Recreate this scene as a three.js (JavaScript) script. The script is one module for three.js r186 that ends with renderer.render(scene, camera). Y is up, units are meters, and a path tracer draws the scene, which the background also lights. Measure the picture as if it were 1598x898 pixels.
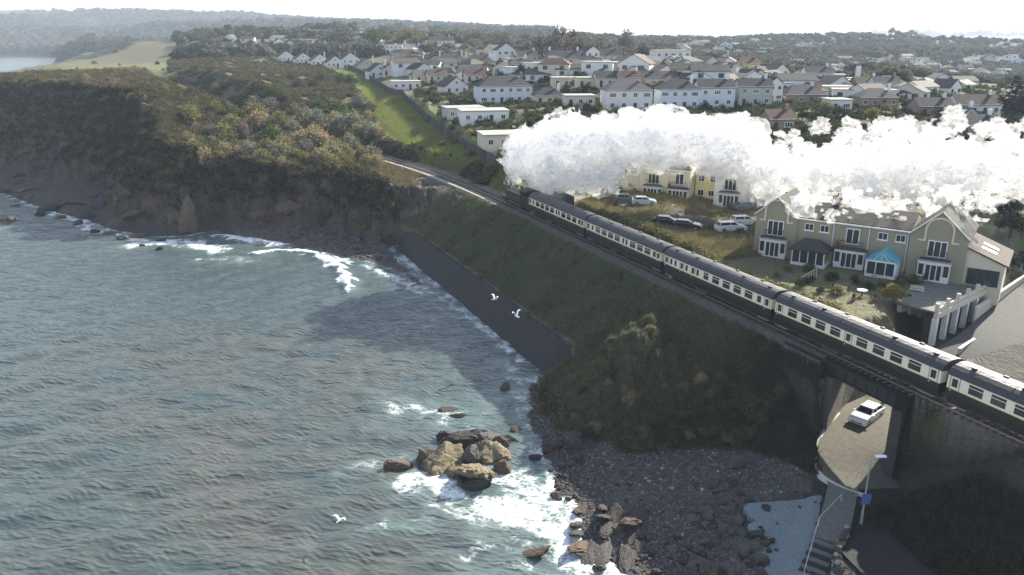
import * as THREE from 'three';
import { mergeGeometries, toCreasedNormals, mergeVertices } from 'three/addons/utils/BufferGeometryUtils.js';
import { RoundedBoxGeometry } from 'three/addons/geometries/RoundedBoxGeometry.js';
import { createNoise2D, createNoise3D } from 'simplex-noise';

// ---------- camera, sky, sun, exposure ----------
const scene = new THREE.Scene();
const F = 1230, TILT = Math.atan(392 / 1230), EYE = 40.5;
const camera = new THREE.PerspectiveCamera(2 * Math.atan(449 / F) * 180 / Math.PI, 1598 / 898, 1, 16000);
camera.position.set(0, EYE, 0); camera.rotation.set(-TILT, 0, 0);
const renderer = new THREE.WebGLRenderer();
renderer.toneMapping = THREE.LinearToneMapping;
renderer.toneMappingExposure = 2.6;
renderer.shadowMap.enabled = true;
const SUN = new THREE.Vector3(0.70 * Math.cos(0.489), Math.sin(0.489), -0.714 * Math.cos(0.489)).normalize();
const sun = new THREE.DirectionalLight(new THREE.Color(1, 0.93, 0.80), 5.0);
sun.position.copy(SUN).multiplyScalar(400).add(new THREE.Vector3(0, 0, -130)); sun.target.position.set(0, 0, -130);
sun.castShadow = true; sun.shadow.mapSize.set(4096, 4096);
Object.assign(sun.shadow.camera, { left: -320, right: 320, top: 320, bottom: -320, near: 1, far: 1200 });
scene.add(sun, sun.target);
scene.fog = new THREE.FogExp2(new THREE.Color(0.74, 0.85, 1.0), 0.00017);

function rng(seed) { return () => { seed = (seed + 0x6d2b79f5) | 0; let t = Math.imul(seed ^ (seed >>> 15), 1 | seed); t = (t + Math.imul(t ^ (t >>> 7), 61 | t)) ^ t; return ((t ^ (t >>> 14)) >>> 0) / 4294967296; }; }
const R = rng(11), n2 = createNoise2D(rng(5)), n3 = createNoise3D(rng(8));
const fbm = (x, y, o = 4) => { let s = 0, a = 0.5; for (let i = 0; i < o; i++) { s += a * n2(x, y); x = x * 2.03 + 17.1; y = y * 2.03 - 9.7; a *= 0.5; } return s; };
const fbm3 = (x, y, z, o = 4) => { let s = 0, a = 0.5; for (let i = 0; i < o; i++) { s += a * n3(x, y, z); x = x * 2.03 + 7; y = y * 2.03 - 3; z = z * 2.03 + 5; a *= 0.5; } return s; };
const clamp = (x, a = 0, b = 1) => Math.min(b, Math.max(a, x)), lerp = (a, b, t) => a + (b - a) * t;
const ss = (a, b, x) => { const t = clamp((x - a) / (b - a)); return t * t * (3 - 2 * t); };
const mix3 = (a, b, t) => [lerp(a[0], b[0], t), lerp(a[1], b[1], t), lerp(a[2], b[2], t)];

{ // hazy bright spring sky with thin cloud, brighter round the sun
  const w = 512, h = 256, px = new Float32Array(w * h * 4);
  for (let j = 0; j < h; j++) for (let i = 0; i < w; i++) {
    const el = ((j + 0.5) / h - 0.5) * Math.PI, az = ((i + 0.5) / w - 0.5) * 2 * Math.PI;
    const x = Math.cos(el) * Math.cos(az), y = Math.sin(el), z = Math.cos(el) * Math.sin(az);
    const up = Math.max(y, 0), k = Math.pow(1 - up, 2.35);
    let c = mix3([0.060, 0.10, 0.20], [0.52, 0.58, 0.65], k);
    const cl = ss(-0.05, 0.5, fbm3(x * 2.2, y * 5, z * 2.2, 5) + 0.12) * (0.75 - 0.25 * k);
    c = mix3(c, mix3([0.17, 0.20, 0.25], [0.52, 0.56, 0.61], k), cl);
    const d = x * SUN.x + y * SUN.y + z * SUN.z, g = Math.pow(Math.max(d, 0), 6) * 0.5 + Math.pow(Math.max(d, 0), 40) * 0.6;
    c = [c[0] + g * 0.98, c[1] + g * 0.97, c[2] + g * 0.92];
    px.set([c[0], c[1], c[2], 1], (j * w + i) * 4);
  }
  const sky = new THREE.DataTexture(px, w, h, THREE.RGBAFormat, THREE.FloatType);
  sky.mapping = THREE.EquirectangularReflectionMapping; sky.magFilter = THREE.LinearFilter; sky.needsUpdate = true;
  scene.background = sky; scene.environment = sky; scene.backgroundIntensity = 1.0; scene.environmentIntensity = 1.0;
}

// ---------- helpers ----------
const used = {};
const numbered = (n) => { const k = (used[n] = (used[n] ?? -1) + 1); return k ? n + '_' + String(k).padStart(3, '0') : n; };
function tag(o, label, category, group, kind) {
  if (label) o.userData.label = label; if (category) o.userData.category = category;
  if (group) o.userData.group = group; if (kind) o.userData.kind = kind; return o;
}
function thing(name, label, category, pos = [0, 0, 0], yaw = 0, group) {
  const o = new THREE.Group(); o.name = numbered(name); o.position.set(...pos); o.rotation.y = yaw; scene.add(o);
  return tag(o, label, category, group);
}
function part(name, geo, mat, parent = scene, pos) {
  const m = new THREE.Mesh(Array.isArray(geo) ? merge(geo) : geo, mat); m.name = parent === scene ? numbered(name) : name;
  m.castShadow = m.receiveShadow = true; if (pos) m.position.set(...pos); parent.add(m); return m;
}
function struct(name, geo, mat, label) { const m = part(name, geo, mat); m.userData.kind = 'structure'; if (label) m.userData.label = label; return m; }
function copyOf(o, label, group, name) {
  const c = o.clone(); c.name = numbered(name || o.name.replace(/_\d{3}$/, '')); c.userData = { ...o.userData }; scene.add(c);
  return tag(c, label, null, group);
}
function merge(list) {
  const flat = list.map((g) => { g = g.index ? g.toNonIndexed() : g; if (!g.attributes.uv) g.setAttribute('uv', new THREE.BufferAttribute(new Float32Array(g.attributes.position.count * 2), 2)); if (!g.attributes.normal) g.computeVertexNormals(); return g; });
  return mergeGeometries(flat.map((g) => { const q = new THREE.BufferGeometry(); for (const k of ['position', 'normal', 'uv']) q.setAttribute(k, g.attributes[k]); if (list.keepColor) q.setAttribute('color', g.attributes.color); return q; }));
}
const box = (x, y, z, w, h, d, ry = 0) => { const g = new THREE.BoxGeometry(w, h, d); if (ry) g.rotateY(ry); return g.translate(x, y, z); };
const rbox = (x, y, z, w, h, d, r = 0.05, s = 2) => new RoundedBoxGeometry(w, h, d, s, r).translate(x, y, z);
const cyl = (x, y, z, r0, r1, h, axis = 'y', n = 16) => { const g = new THREE.CylinderGeometry(r0, r1, h, n); if (axis === 'x') g.rotateZ(-Math.PI / 2); if (axis === 'z') g.rotateX(Math.PI / 2); return g.translate(x, y, z); };
function bar(a, b, r, n = 6) { const A = new THREE.Vector3(...a), B = new THREE.Vector3(...b), d = B.clone().sub(A); const g = new THREE.CylinderGeometry(r, r, d.length(), n); g.applyQuaternion(new THREE.Quaternion().setFromUnitVectors(new THREE.Vector3(0, 1, 0), d.normalize())); return g.translate(...A.add(B).multiplyScalar(0.5).toArray()); }
function soup(tris, uvs) { const g = new THREE.BufferGeometry(); g.setAttribute('position', new THREE.BufferAttribute(new Float32Array(tris.flat(2)), 3)); if (uvs) g.setAttribute('uv', new THREE.BufferAttribute(new Float32Array(uvs.flat(2)), 2)); g.computeVertexNormals(); return g; }
const quad = (a, b, c, d) => [[a, b, c], [a, c, d]];
function prism(pts, axis, from, to) { // closed prism over a polygon: pts in the plane, pushed along an axis
  const s = new THREE.Shape(pts.map((p) => new THREE.Vector2(...p))); const g = new THREE.ExtrudeGeometry(s, { depth: to - from, bevelEnabled: false });
  g.translate(0, 0, from); if (axis === 'x') g.rotateY(Math.PI / 2); if (axis === 'y') g.rotateX(-Math.PI / 2); return g;
}
// textures (grain and relief only)
function noiseTex(size, fn, srgb) {
  const d = new Uint8Array(size * size * 4);
  for (let j = 0; j < size; j++) for (let i = 0; i < size; i++) { const c = fn(i / size, j / size); const o = (j * size + i) * 4; for (let k = 0; k < 3; k++) d[o + k] = clamp(Array.isArray(c) ? c[k] : c) * 255; d[o + 3] = 255; }
  const t = new THREE.DataTexture(d, size, size); t.wrapS = t.wrapT = THREE.RepeatWrapping; t.magFilter = THREE.LinearFilter; if (srgb) t.colorSpace = THREE.SRGBColorSpace; t.needsUpdate = true; return t;
}
// tileable noise: a torus of simplex noise
const tn = (u, v, f) => { const a = u * 6.2832, b = v * 6.2832, r = f / 6.2832; return n3(Math.cos(a) * r + 3.3 * Math.sin(b) * r * 0.31, Math.sin(a) * r + Math.cos(b) * r * 0.95, Math.sin(b) * r + 1.7); };
const tf = (u, v, f, o = 4) => { let s = 0, a = 0.5; for (let i = 0; i < o; i++) { s += a * tn(u, v, f); f *= 2; a *= 0.55; } return s; };
const T_rough = noiseTex(512, (u, v) => 0.5 + 0.55 * tf(u, v, 9, 6));
const T_grain = noiseTex(512, (u, v) => { const a = 0.82 + 0.35 * tf(u + 0.2, v, 14, 5); return [a, a * 0.99, a * 0.97]; });
const T_wave = (() => { const n = 768, h = new Float32Array(n * n), q = rng(21), L = []; for (let i = 0; i < 64; i++) { const k = 3 + 47 * Math.pow(q(), 1.7), a = Math.PI / 2 + 0.25 + (q() + q() + q() - 1.5) * 1.05, kx = Math.round(k * Math.cos(a)), ky = Math.round(k * Math.sin(a)), m = Math.hypot(kx, ky); L.push([kx, ky, Math.pow(m, -0.95) * (m < 7 ? 0.6 : 1), q() * 6.2832]); }
  for (const [kx, ky, a, p] of L) { const cx = new Float32Array(n), sx = new Float32Array(n), cy = new Float32Array(n), sy = new Float32Array(n); for (let i = 0; i < n; i++) { const A = 6.28318 * kx * i / n + p, B = 6.28318 * ky * i / n; cx[i] = Math.cos(A); sx[i] = Math.sin(A); cy[i] = Math.cos(B); sy[i] = Math.sin(B); } for (let j = 0; j < n; j++) for (let i = 0; i < n; i++) h[j * n + i] += a * (cx[i] * cy[j] - sx[i] * sy[j]); }
  let s = 0; for (const v of h) s += v * v; s = Math.sqrt(s / h.length); return noiseTex(n, (u, v) => { const x = h[Math.round(v * n) * n + Math.round(u * n)] / s; return clamp(0.42 + 0.17 * x + 0.035 * x * x); }); })();
const rep = (t, x, y = x) => { const c = t.clone(); c.repeat.set(x, y); c.needsUpdate = true; return c; };
const S = (r, g, b, rough = 0.85, more = {}) => { const m = new THREE.MeshStandardMaterial({ roughness: rough, ...more }); m.color.setRGB(r, g, b); return m; };
const PH = (r, g, b, rough, more) => { const m = new THREE.MeshPhysicalMaterial({ roughness: rough, ...more }); m.color.setRGB(r, g, b); return m; };

// pixel helpers: only used to take measurements off the photograph, the results are places on the ground
const CT = Math.cos(TILT), ST = Math.sin(TILT);
const rayOf = (x, y) => { const a = (x - 799) / F, b = (449 - y) / F; return [a, b * CT - ST, -(CT + b * ST)]; };
const at = (x, y, h) => { const r = rayOf(x, y), t = (h - EYE) / r[1]; return [r[0] * t, h, r[2] * t]; };
const atDepth = (x, y, dep) => { const r = rayOf(x, y); return [r[0] * dep, EYE + r[1] * dep, r[2] * dep]; };
// track axes: u along the line away from the camera, v towards the land
const D = [-0.403902, -0.914802], N = [0.914802, -0.403902], O = [11.29, -117.51];
const W = (u, v) => [O[0] + u * D[0] + v * N[0], O[1] + u * D[1] + v * N[1]];
const UV = (x, z) => [(x - O[0]) * D[0] + (z - O[1]) * D[1], (x - O[0]) * N[0] + (z - O[1]) * N[1]];
const TRACK_YAW = Math.atan2(-D[1], D[0]), RAIL = 11.2;
const curve = (u) => { const t = clamp(u - 35, 0, 75); return -0.0017 * t * t - Math.max(0, u - 110) * 0.255; };

// ---------- the lie of the land ----------
const CP = []; // plateau heights: azimuth, log range, height
const addCP = (x, z, h) => CP.push([Math.atan2(x, -z) / 0.075, Math.log(Math.hypot(x, z)) / 0.14, h]);
for (const [u, v, h] of [[75, 11, 17], [100, 15, 18.5], [45, 9, 16], [-30, 12, 11.2], [-60, 30, 9], [-40, 25, 11.2], [-20, 30, 11.3], [20, 12, 11.6], [5, 30, 11.4], [-5, 50, 12.5], [-50, 60, 11.5], [-10, 80, 14], [30, 35, 13], [50, 20, 15.5], [62, 16, 17], [85, 21, 19.5], [95, 34, 22], [40, 60, 17], [20, 90, 18.5], [83, 62, 21.5], [55, 80, 20.5], [130, 20, 18], [150, 30, 21], [110, -8, 13.5], [-100, 40, 9], [-100, 90, 11]]) addCP(...W(u, v), h);
for (const [x, y, h] of [[580, 262, 11.5], [480, 262, 12], [400, 238, 13], [320, 205, 16], [280, 165, 22], [220, 138, 25.5], [120, 130, 26], [40, 128, 26], [0, 135, 25], [420, 180, 17], [520, 190, 14.5], [460, 140, 20], [350, 130, 24], [450, 112, 22]]) { const p = at(x, y, h); addCP(p[0], p[2], h); }
for (const [x, y, d] of [[650, 142, 240], [560, 110, 420], [480, 90, 560], [380, 86, 620], [300, 96, 470], [100, 103, 430], [30, 114, 420], [0, 117, 470], [-60, 120, 400], [60, 112, 520], [120, 104, 560], [-100, 120, 330], [40, 122, 285], [200, 120, 290], [260, 110, 330], [700, 100, 400], [850, 95, 350], [870, 88, 380], [1045, 102, 300], [960, 96, 400], [1000, 132, 255], [1150, 132, 265], [1280, 165, 225], [1330, 140, 290], [1450, 190, 195], [1560, 200, 185], [1640, 170, 260], [1250, 112, 450], [1400, 125, 600], [1550, 122, 700], [1700, 125, 700], [1300, 78, 1000], [1500, 78, 1100], [1650, 78, 1100], [1250, 59, 1250], [1350, 56, 1300], [1500, 61, 1300], [1598, 65, 1300], [1750, 66, 1300], [1150, 63, 1300], [1000, 63, 1100], [850, 64, 1000], [600, 64, 650], [700, 64, 800], [520, 46, 820], [400, 57, 800], [460, 62, 700], [330, 63, 900], [250, 75, 1500], [200, 82, 1200], [100, 82, 1800], [150, 52, 2400], [0, 32, 2800], [-150, 30, 2800], [60, 17, 3400], [-100, 12, 3400], [200, 23, 3300], [350, 26, 3400], [480, 34, 3500], [560, 41, 3500], [700, 58, 3500], [900, 60, 3500], [1300, 62, 3500], [300, 45, 2300], [420, 42, 2300]]) { const p = atDepth(x, y, d); addCP(p[0], p[2], p[1]); }
for (const a of [-40, -20, 0, 20, 40]) addCP(Math.sin(a / 57.3) * 6500, -Math.cos(a / 57.3) * 6500, a < 0 ? 80 : 20);
function plateau(x, z) {
  const a = Math.atan2(x, -z) / 0.075, l = Math.log(Math.hypot(x, z) + 1e-6) / 0.14; let s = 0, w = 0;
  for (const c of CP) { const q = (a - c[0]) ** 2 + (l - c[1]) ** 2 + 0.12, k = 1 / (q * q); s += k * c[2]; w += k; }
  return s / w;
}
const COVE = [0.13, 20, 0.05], WALL = [0.2, 2, 0.6], BAY = [0.10, 9, 0.85], ROCKY = [0.3, 3, 0.95], SHELF = [0.12, 16, 1.0], SOFT = [0.1, 10, 0.4];
const px0 = (x, y) => { const p = at(x, y, 0); return [p[0], p[2]]; };
const COAST = [
  ...[[-120, -36], [-85, -31], [-70, -28], [-58.2, -27.9], [-54.8, -29.5], [-49.3, -28.4], [-42.8, -27.1], [-36.3, -26.1], [-29, -23.5], [-24, -20.5], [-19, -17.8]].map(([u, v]) => [...W(u, v), COVE]),
  ...[[-10, -17.4], [4, -17.4], [18, -17.5]].map(([u, v]) => [...W(u, v), WALL]),
  ...[[655, 448], [636, 428], [592, 411], [545, 402], [500, 392], [445, 381]].map((p) => [...px0(...p), BAY]),
  ...[[350, 369], [322, 362], [300, 366], [240, 371], [170, 358], [140, 346]].map((p) => [...px0(...p), ROCKY]),
  ...[[60, 325], [25, 312], [0, 300]].map((p) => [...px0(...p), SHELF]),
  [-185, -240, SHELF], [-240, -290, ROCKY], [-290, -350, ROCKY], [-330, -440, ROCKY], [-420, -700, SOFT], [-600, -1050, SOFT], [-825, -1480, SOFT], [-960, -1720, SOFT], [-1500, -1830, SOFT], [-9000, -2300, SOFT]];
const POLY = [...COAST, [-9000, -14000], [9000, -14000], [9000, 40]];
function coast(x, z) { // signed distance inland and the profile of the nearest stretch
  let inside = false;
  for (let i = 0, j = POLY.length - 1; i < POLY.length; j = i++) { const a = POLY[i], b = POLY[j]; if ((a[1] > z) !== (b[1] > z) && x < (b[0] - a[0]) * (z - a[1]) / (b[1] - a[1]) + a[0]) inside = !inside; }
  let best = 1e9, bi = 0, bt = 0;
  for (let i = 0; i + 1 < COAST.length; i++) {
    const a = COAST[i], b = COAST[i + 1], ex = b[0] - a[0], ez = b[1] - a[1], t = clamp(((x - a[0]) * ex + (z - a[1]) * ez) / (ex * ex + ez * ez)), q = (x - a[0] - ex * t) ** 2 + (z - a[1] - ez * t) ** 2;
    if (q < best) { best = q; bi = i; bt = t; }
  }
  const A = COAST[bi][2], B = COAST[bi + 1][2];
  return [inside ? Math.sqrt(best) : -Math.sqrt(best), lerp(A[0], B[0], bt), lerp(A[1], B[1], bt), lerp(A[2], B[2], bt)];
}
const ROADS = [ // u, v, level; then half width
  { w: 2.9, p: [[-60.6, -5.4, 3.05], [-58.6, -4.6, 3.4], [-56.2, -2.6, 4.0], [-53.6, 2, 4.5], [-51, 8, 4.9], [-50.6, 14, 6.4], [-50, 22, 8], [-44, 38, 9], [-34, 58, 10], [-15, 92, 13]] },
  { w: 4.4, p: [[-48.0, 18.6, 7.45], [-44.3, 32, 7.55]] }, { w: 2.5, p: [[-64.8, -10.6, 2.45], [-69, -11.3, 2.25], [-84, -12.5, 2.1], [-112, -12.5, 2.1]] }, { w: 1.7, p: [[-59.4, -7.6, 3.0], [-61.5, -9.6, 2.7], [-63.6, -11.6, 2.45]] }];
function roadAt(u, v) {
  let best = [1e9, 0, 3];
  for (const r of ROADS) for (let i = 0; i + 1 < r.p.length; i++) {
    const a = r.p[i], b = r.p[i + 1], eu = b[0] - a[0], ev = b[1] - a[1], t = clamp(((u - a[0]) * eu + (v - a[1]) * ev) / (eu * eu + ev * ev)), q = Math.hypot(u - a[0] - eu * t, v - a[1] - ev * t) - r.w;
    if (q < best[0]) best = [q, lerp(a[2], b[2], t)];
  }
  return best;
}
function land(x, z) {
  const [u, v] = UV(x, z), r = Math.hypot(x, z), vt = v - curve(u);
  const [d, bs, bw, cs] = coast(x, z);
  let kind = r > 900 ? 'hills' : 'ground';
  const big = clamp(r / 400, 0.3, 3);
  let p = plateau(x, z) + (r > 120 ? fbm(x / (60 * big), z / (60 * big), 3) * 1.6 * big : 0);
  let wob = d > 0 ? fbm(x / 9, z / 9, 4) * Math.min(4, d * 0.5) : 0;
  const dd = d + wob * (u > 20 ? 1 : 0.15);
  let c = d < 0 ? Math.max(-5, d * 0.22) : dd < bw ? dd * bs : bw * bs + (dd - bw) * cs;
  if (d > 0 && u > 18) c += fbm(x / 3.1, z / 3.1, 3) * clamp(d * 0.12, 0, 1.2);
  if (d > 6 && u > 40) c += 0.9 * Math.sin(c * 2.1 + 2 * fbm(x / 14, z / 14, 2)) * ss(1.5, 4, c) + 0.5 * Math.sin(c * 5.3 + 3 * fbm(x / 6, z / 6, 2)) * ss(1.5, 4, c);
  let h = v > 0 && u < 110 ? p : Math.min(p, c);
  if (h < p - 0.4 && d > 0 && r < 900) kind = dd < bw + 1 ? 'beach' : 'cliff';
  if (d < 0) kind = 'beach';
  if (u > -130 && u < 345 && Math.abs(vt) < 45) {
    const end = ss(345, 290, u);
    if (u < 66) { // bank down to the sea, steeper near the underpass
      const sl = u > -59 ? lerp(0.62, 2.0, ss(-43, -57, u)) : lerp(2.0, 1.05, ss(-59, -63, u)), f = 10.9 - Math.max(0, -vt - 3.6) * sl + fbm(x / 5, z / 5, 3) * 0.5 * ss(3.6, 6, -vt);
      const m = 9.6 * Math.exp(-(((u + 34) / 9) ** 2 + ((v + 10) / 8.6) ** 2)) * (1 + 0.35 * fbm(x / 4, z / 4, 4)) - 0.9;
      let low = -99;
      if (vt < 0) low = u < 52 ? f : lerp(f, Math.min(f, h), ss(52, 66, u));
      if (u > -25 && u < 49 && v < -14.6 && v > -30) { low = -99; if (v > -20) { h = -2; } }
      if (vt < 0 && u < -19) low = Math.max(low, lerp(-9, m, ss(-19, -25, u)));
      if (kind === 'beach' && u > 28 && d > 0) h += 1.3 * Math.max(0, fbm(x / 4.5, z / 3, 4)) * ss(0, 3, d);
      if (vt < -3.4 && low > h) { h = low; kind = 'embankment'; }
      if (u < -25 && vt < 0 && kind === 'ground') kind = 'beach';
    }
    const av = Math.max(0, Math.abs(vt) - 3.6), cut = vt > 0 ? 10.9 + Math.min(av, 3) * lerp(0.55, 0.95, ss(0, 30, u)) + Math.max(0, av - 3) * lerp(0.5, 0.2, ss(0, 30, u)) + Math.max(0, v - fenceV(u)) * 0.6 * ss(0, 30, u) + av * 0.5 * ss(150, 220, u) : 10.7 + av * 0.9 * ss(88, 112, u) + Math.max(0, av - 10) * 0.5 * ss(112, 88, u);
    if (vt > 0 || u > 40) { if (cut < h) { h = lerp(h, cut, end); kind = vt > 0 && u < 175 ? 'bank' : kind; } }
    if (Math.abs(vt) < 3.6) { h = lerp(h, 10.9, end); kind = u < 175 ? 'ballast' : 'ground'; }
  }
  if (u < -30 && u > -125 && v > -25 && v < 110) {
    const [q, lv] = roadAt(u, v), under = Math.abs(v) < 4.6 && u > -60;
    const s = under ? 9 : v < 0 ? 1.0 : 2.2, gap = Math.max(0, q - (under ? 0.5 : 0.25));
    if (q < (v < 0 ? 12 : 4.5)) { const hi = lv - 0.12 + gap * s, lo = lv - 0.12 - gap * (v < 0 ? 0.35 : 0.6); if (h > hi) { h = hi; if (kind === 'ballast' && gap < 3) kind = 'ground'; if (v < 0 && gap > 0.6 && h > lv + 0.5) kind = 'embankment'; } if (h < lo) h = lo; if (q < 0.4) kind = 'ground'; }
  }
  return [h, kind, d, u, vt];
}
const fenceV = (u) => 9 + Math.max(0, u - 79) * 0.12;
const H = (x, z) => land(x, z)[0];
function ground(px, py, from = 45) { // where the line of sight through a photograph pixel meets the land
  const r = rayOf(px, py); let t = from, prev = from;
  for (; t < 7000; t *= 1.008) { if (EYE + r[1] * t < H(r[0] * t, r[2] * t)) break; prev = t; }
  for (let k = 0; k < 12; k++) { const m = (prev + t) / 2; if (EYE + r[1] * m < H(r[0] * m, r[2] * m)) t = m; else prev = m; }
  return [r[0] * t, H(r[0] * t, r[2] * t), r[2] * t, t];
}
// ---------- ground: one sheet, finer towards the viewpoint, cut into the kinds of ground ----------
const groundMat = S(1, 1, 1, 0.95, { vertexColors: true, map: T_grain, bumpMap: T_rough, bumpScale: 0.35 });
{
  const NA = 560, NR = 600, a0 = -0.93, a1 = 0.86, r0 = 36, r1 = 7500;
  const P = new Float32Array(NA * NR * 3), C = new Float32Array(NA * NR * 3), T = new Float32Array(NA * NR * 2), K = new Array(NA * NR);
  const kinds = {};
  for (let j = 0; j < NR; j++) for (let i = 0; i < NA; i++) {
    const o = j * NA + i, r = r0 * Math.pow(r1 / r0, j / (NR - 1)), a = lerp(a0, a1, i / (NA - 1)), x = Math.sin(a) * r, z = -Math.cos(a) * r;
    const [h, kind, d, u, vt] = land(x, z);
    P.set([x, h, z], o * 3); K[o] = kind; T.set(r < 250 ? [u / 6, (vt + curve(u) + h) / 6] : [(x + h * 0.6) / 6, (z + h) / 6], o * 2);
    const n = fbm(x / 7, z / 7, 4), m = fbm(x / 23 + 5, z / 23, 3), f = n2(x * 1.3, z * 1.3);
    let c;
    if (kind === 'hills') {
      c = mix3([0.035, 0.05, 0.038], [0.07, 0.09, 0.05], ss(-0.2, 0.5, fbm(x / 160, z / 160, 3)));
      if (fbm(x / 330 + 4, z / 200, 2) > 0.22) c = mix3(c, [0.12, 0.16, 0.06], 0.8);
    } else if (kind === 'beach') {
      c = mix3([0.075, 0.07, 0.064], [0.125, 0.118, 0.108], clamp(0.5 + n)); c = mix3(c, [0.085, 0.06, 0.052], ss(0.1, 0.5, m));
      c = mix3([c[0] * 0.5, c[1] * 0.5, c[2] * 0.5], c, ss(0.2, 5 + 3 * m, d));
      if (u > 15) c = mix3(c, [0.075, 0.055, 0.055], 0.6);
    } else if (kind === 'cliff') {
      c = mix3([0.05, 0.04, 0.036], [0.13, 0.10, 0.08], clamp(0.5 + 1.5 * n)); c = mix3(c, [0.045, 0.052, 0.032], ss(0.05, 0.35, m + f * 0.15) * ss(4, 9, h));
    } else if (kind === 'embankment') {
      c = mix3([0.15, 0.17, 0.11], [0.23, 0.24, 0.16], clamp(0.5 + n * 0.9)); c = mix3(c, [0.20, 0.17, 0.12], ss(0.12, 0.5, m) * 0.7);
      if (u < -15 && u > -40 && vt < -7) c = mix3(c, [0.15, 0.12, 0.06], ss(-0.3, 0.3, n + m));
      if (u < -36) c = mix3(c, [0.026, 0.032, 0.026], 0.88 * ss(-34, -47, u));  // towards the lane, deep shade is painted into the ground colour
    } else if (kind === 'ballast') c = mix3([0.19, 0.165, 0.145], [0.27, 0.25, 0.22], clamp(0.5 + f * 0.5));
    else if (kind === 'bank') {
      c = mix3([0.22, 0.27, 0.07], [0.31, 0.34, 0.12], clamp(0.5 + n)); c = mix3(c, [0.13, 0.11, 0.06], ss(0.1, 0.45, m + f * 0.1));
      if (u < 22) c = mix3(c, mix3([0.20, 0.165, 0.095], [0.22, 0.22, 0.09], ss(-0.1, 0.3, m)), 0.85); else c = mix3(c, [0.09, 0.085, 0.045], ss(8, 6, vt + 2 * m) * 0.9);
    } else {
      c = mix3([0.10, 0.12, 0.06], [0.16, 0.17, 0.085], clamp(0.5 + n)); c = mix3(c, [0.12, 0.105, 0.085], ss(0, 0.4, m) * 0.7);
      if (x < -8 && u > 60 && (vt + curve(u)) < fenceV(u) - 1 && r < 900) { c = mix3([0.10, 0.09, 0.055], [0.17, 0.145, 0.085], clamp(0.5 + n + f * 0.3)); if (x < -75 && z < -200) c = mix3(c, [0.19, 0.155, 0.095], r < 330 ? 0.75 : 0.2); if (r > 330 && x < -110) c = mix3(c, [0.13, 0.135, 0.065], 0.7); { const fv = fenceV(u) - (vt + curve(u)); if (u > 60 && u < 480 && fv < 11 + 3 * m && fv > 0) c = mix3([0.22, 0.27, 0.07], [0.30, 0.32, 0.12], clamp(0.5 + n)); } const pxx = 799 + F * x / (-z * CT - (h - EYE) * ST), fl = (pxx < 300 && pxx > 70 && r > 395 && r < 530 && n2(x / 60, z / 25) > -0.55) || (pxx > 35 && pxx < 140 && r > 285 && r < 330); if (fl) c = mix3([0.15, 0.175, 0.06], [0.19, 0.20, 0.08], clamp(0.5 + n)); }
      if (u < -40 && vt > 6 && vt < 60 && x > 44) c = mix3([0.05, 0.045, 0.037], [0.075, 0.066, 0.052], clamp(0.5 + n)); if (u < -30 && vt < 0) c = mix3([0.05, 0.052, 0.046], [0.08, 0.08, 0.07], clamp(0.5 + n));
    }
    if (u < -57 && vt < -2.5 && kind !== 'beach') c = c.map((e) => Math.min(e, 0.06) * 0.5);  // lower right slope darkened: its near-black shadow is put into the colour
    if (kind === 'ground' && u < 25 && u > -60 && vt > 3 && vt < 30) c = mix3(c, mix3([0.18, 0.15, 0.09], [0.2, 0.2, 0.085], ss(-0.1, 0.3, m)), x > 44 && u < -40 ? 0 : 0.7);
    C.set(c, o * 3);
  }
  const g = new THREE.BufferGeometry(); g.setAttribute('position', new THREE.BufferAttribute(P, 3));
  const idx = []; for (let j = 0; j + 1 < NR; j++) for (let i = 0; i + 1 < NA; i++) { const o = j * NA + i; idx.push(o, o + 1, o + NA, o + 1, o + NA + 1, o + NA); }
  const ok = []; for (let q = 0; q < idx.length; q += 3) { const ys = [P[idx[q] * 3 + 1], P[idx[q + 1] * 3 + 1], P[idx[q + 2] * 3 + 1]]; if (Math.max(...ys) > -1.9) ok.push(idx[q], idx[q + 1], idx[q + 2]); }
  g.setIndex(ok); g.computeVertexNormals(); const NN = g.attributes.normal.array;
  for (let q = 0; q < ok.length; q += 3) (kinds[K[ok[q]]] ??= []).push(ok[q], ok[q + 1], ok[q + 2]);
  const NAME = { hills: ['hills', 'hazy wooded hills rising beyond the town and the bay'], beach: ['beach', 'dark shingle and rock foreshore below the bank and cliffs'], cliff: ['cliff', 'dark shaded sea cliff of the scrubby headland'], embankment: ['embankment', 'dark grassy embankment sloping from the railway to the sea wall'], ballast: ['ballast', 'stone ballast bed under the single railway track'], bank: ['grass_bank', 'bright sunlit grass bank on the landward side of the track'], ground: ['ground', 'gardens, lawns and rough grass around the houses and on the headland'] };
  for (const k in kinds) {
    const map = new Map(), ix = kinds[k].map((i) => { if (!map.has(i)) map.set(i, map.size); return map.get(i); }), n = map.size;
    const p = new Float32Array(n * 3), c = new Float32Array(n * 3), nn = new Float32Array(n * 3), t = new Float32Array(n * 2);
    for (const [i, q] of map) { for (let s = 0; s < 3; s++) { p[q * 3 + s] = P[i * 3 + s]; c[q * 3 + s] = C[i * 3 + s]; nn[q * 3 + s] = NN[i * 3 + s]; } t[q * 2] = T[i * 2]; t[q * 2 + 1] = T[i * 2 + 1]; }
    const m = new THREE.BufferGeometry(); m.setAttribute('position', new THREE.BufferAttribute(p, 3)); m.setAttribute('color', new THREE.BufferAttribute(c, 3)); m.setAttribute('normal', new THREE.BufferAttribute(nn, 3)); m.setAttribute('uv', new THREE.BufferAttribute(t, 2)); m.setIndex(ix);
    struct(NAME[k][0], m, groundMat, NAME[k][1]);
  }
}

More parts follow.
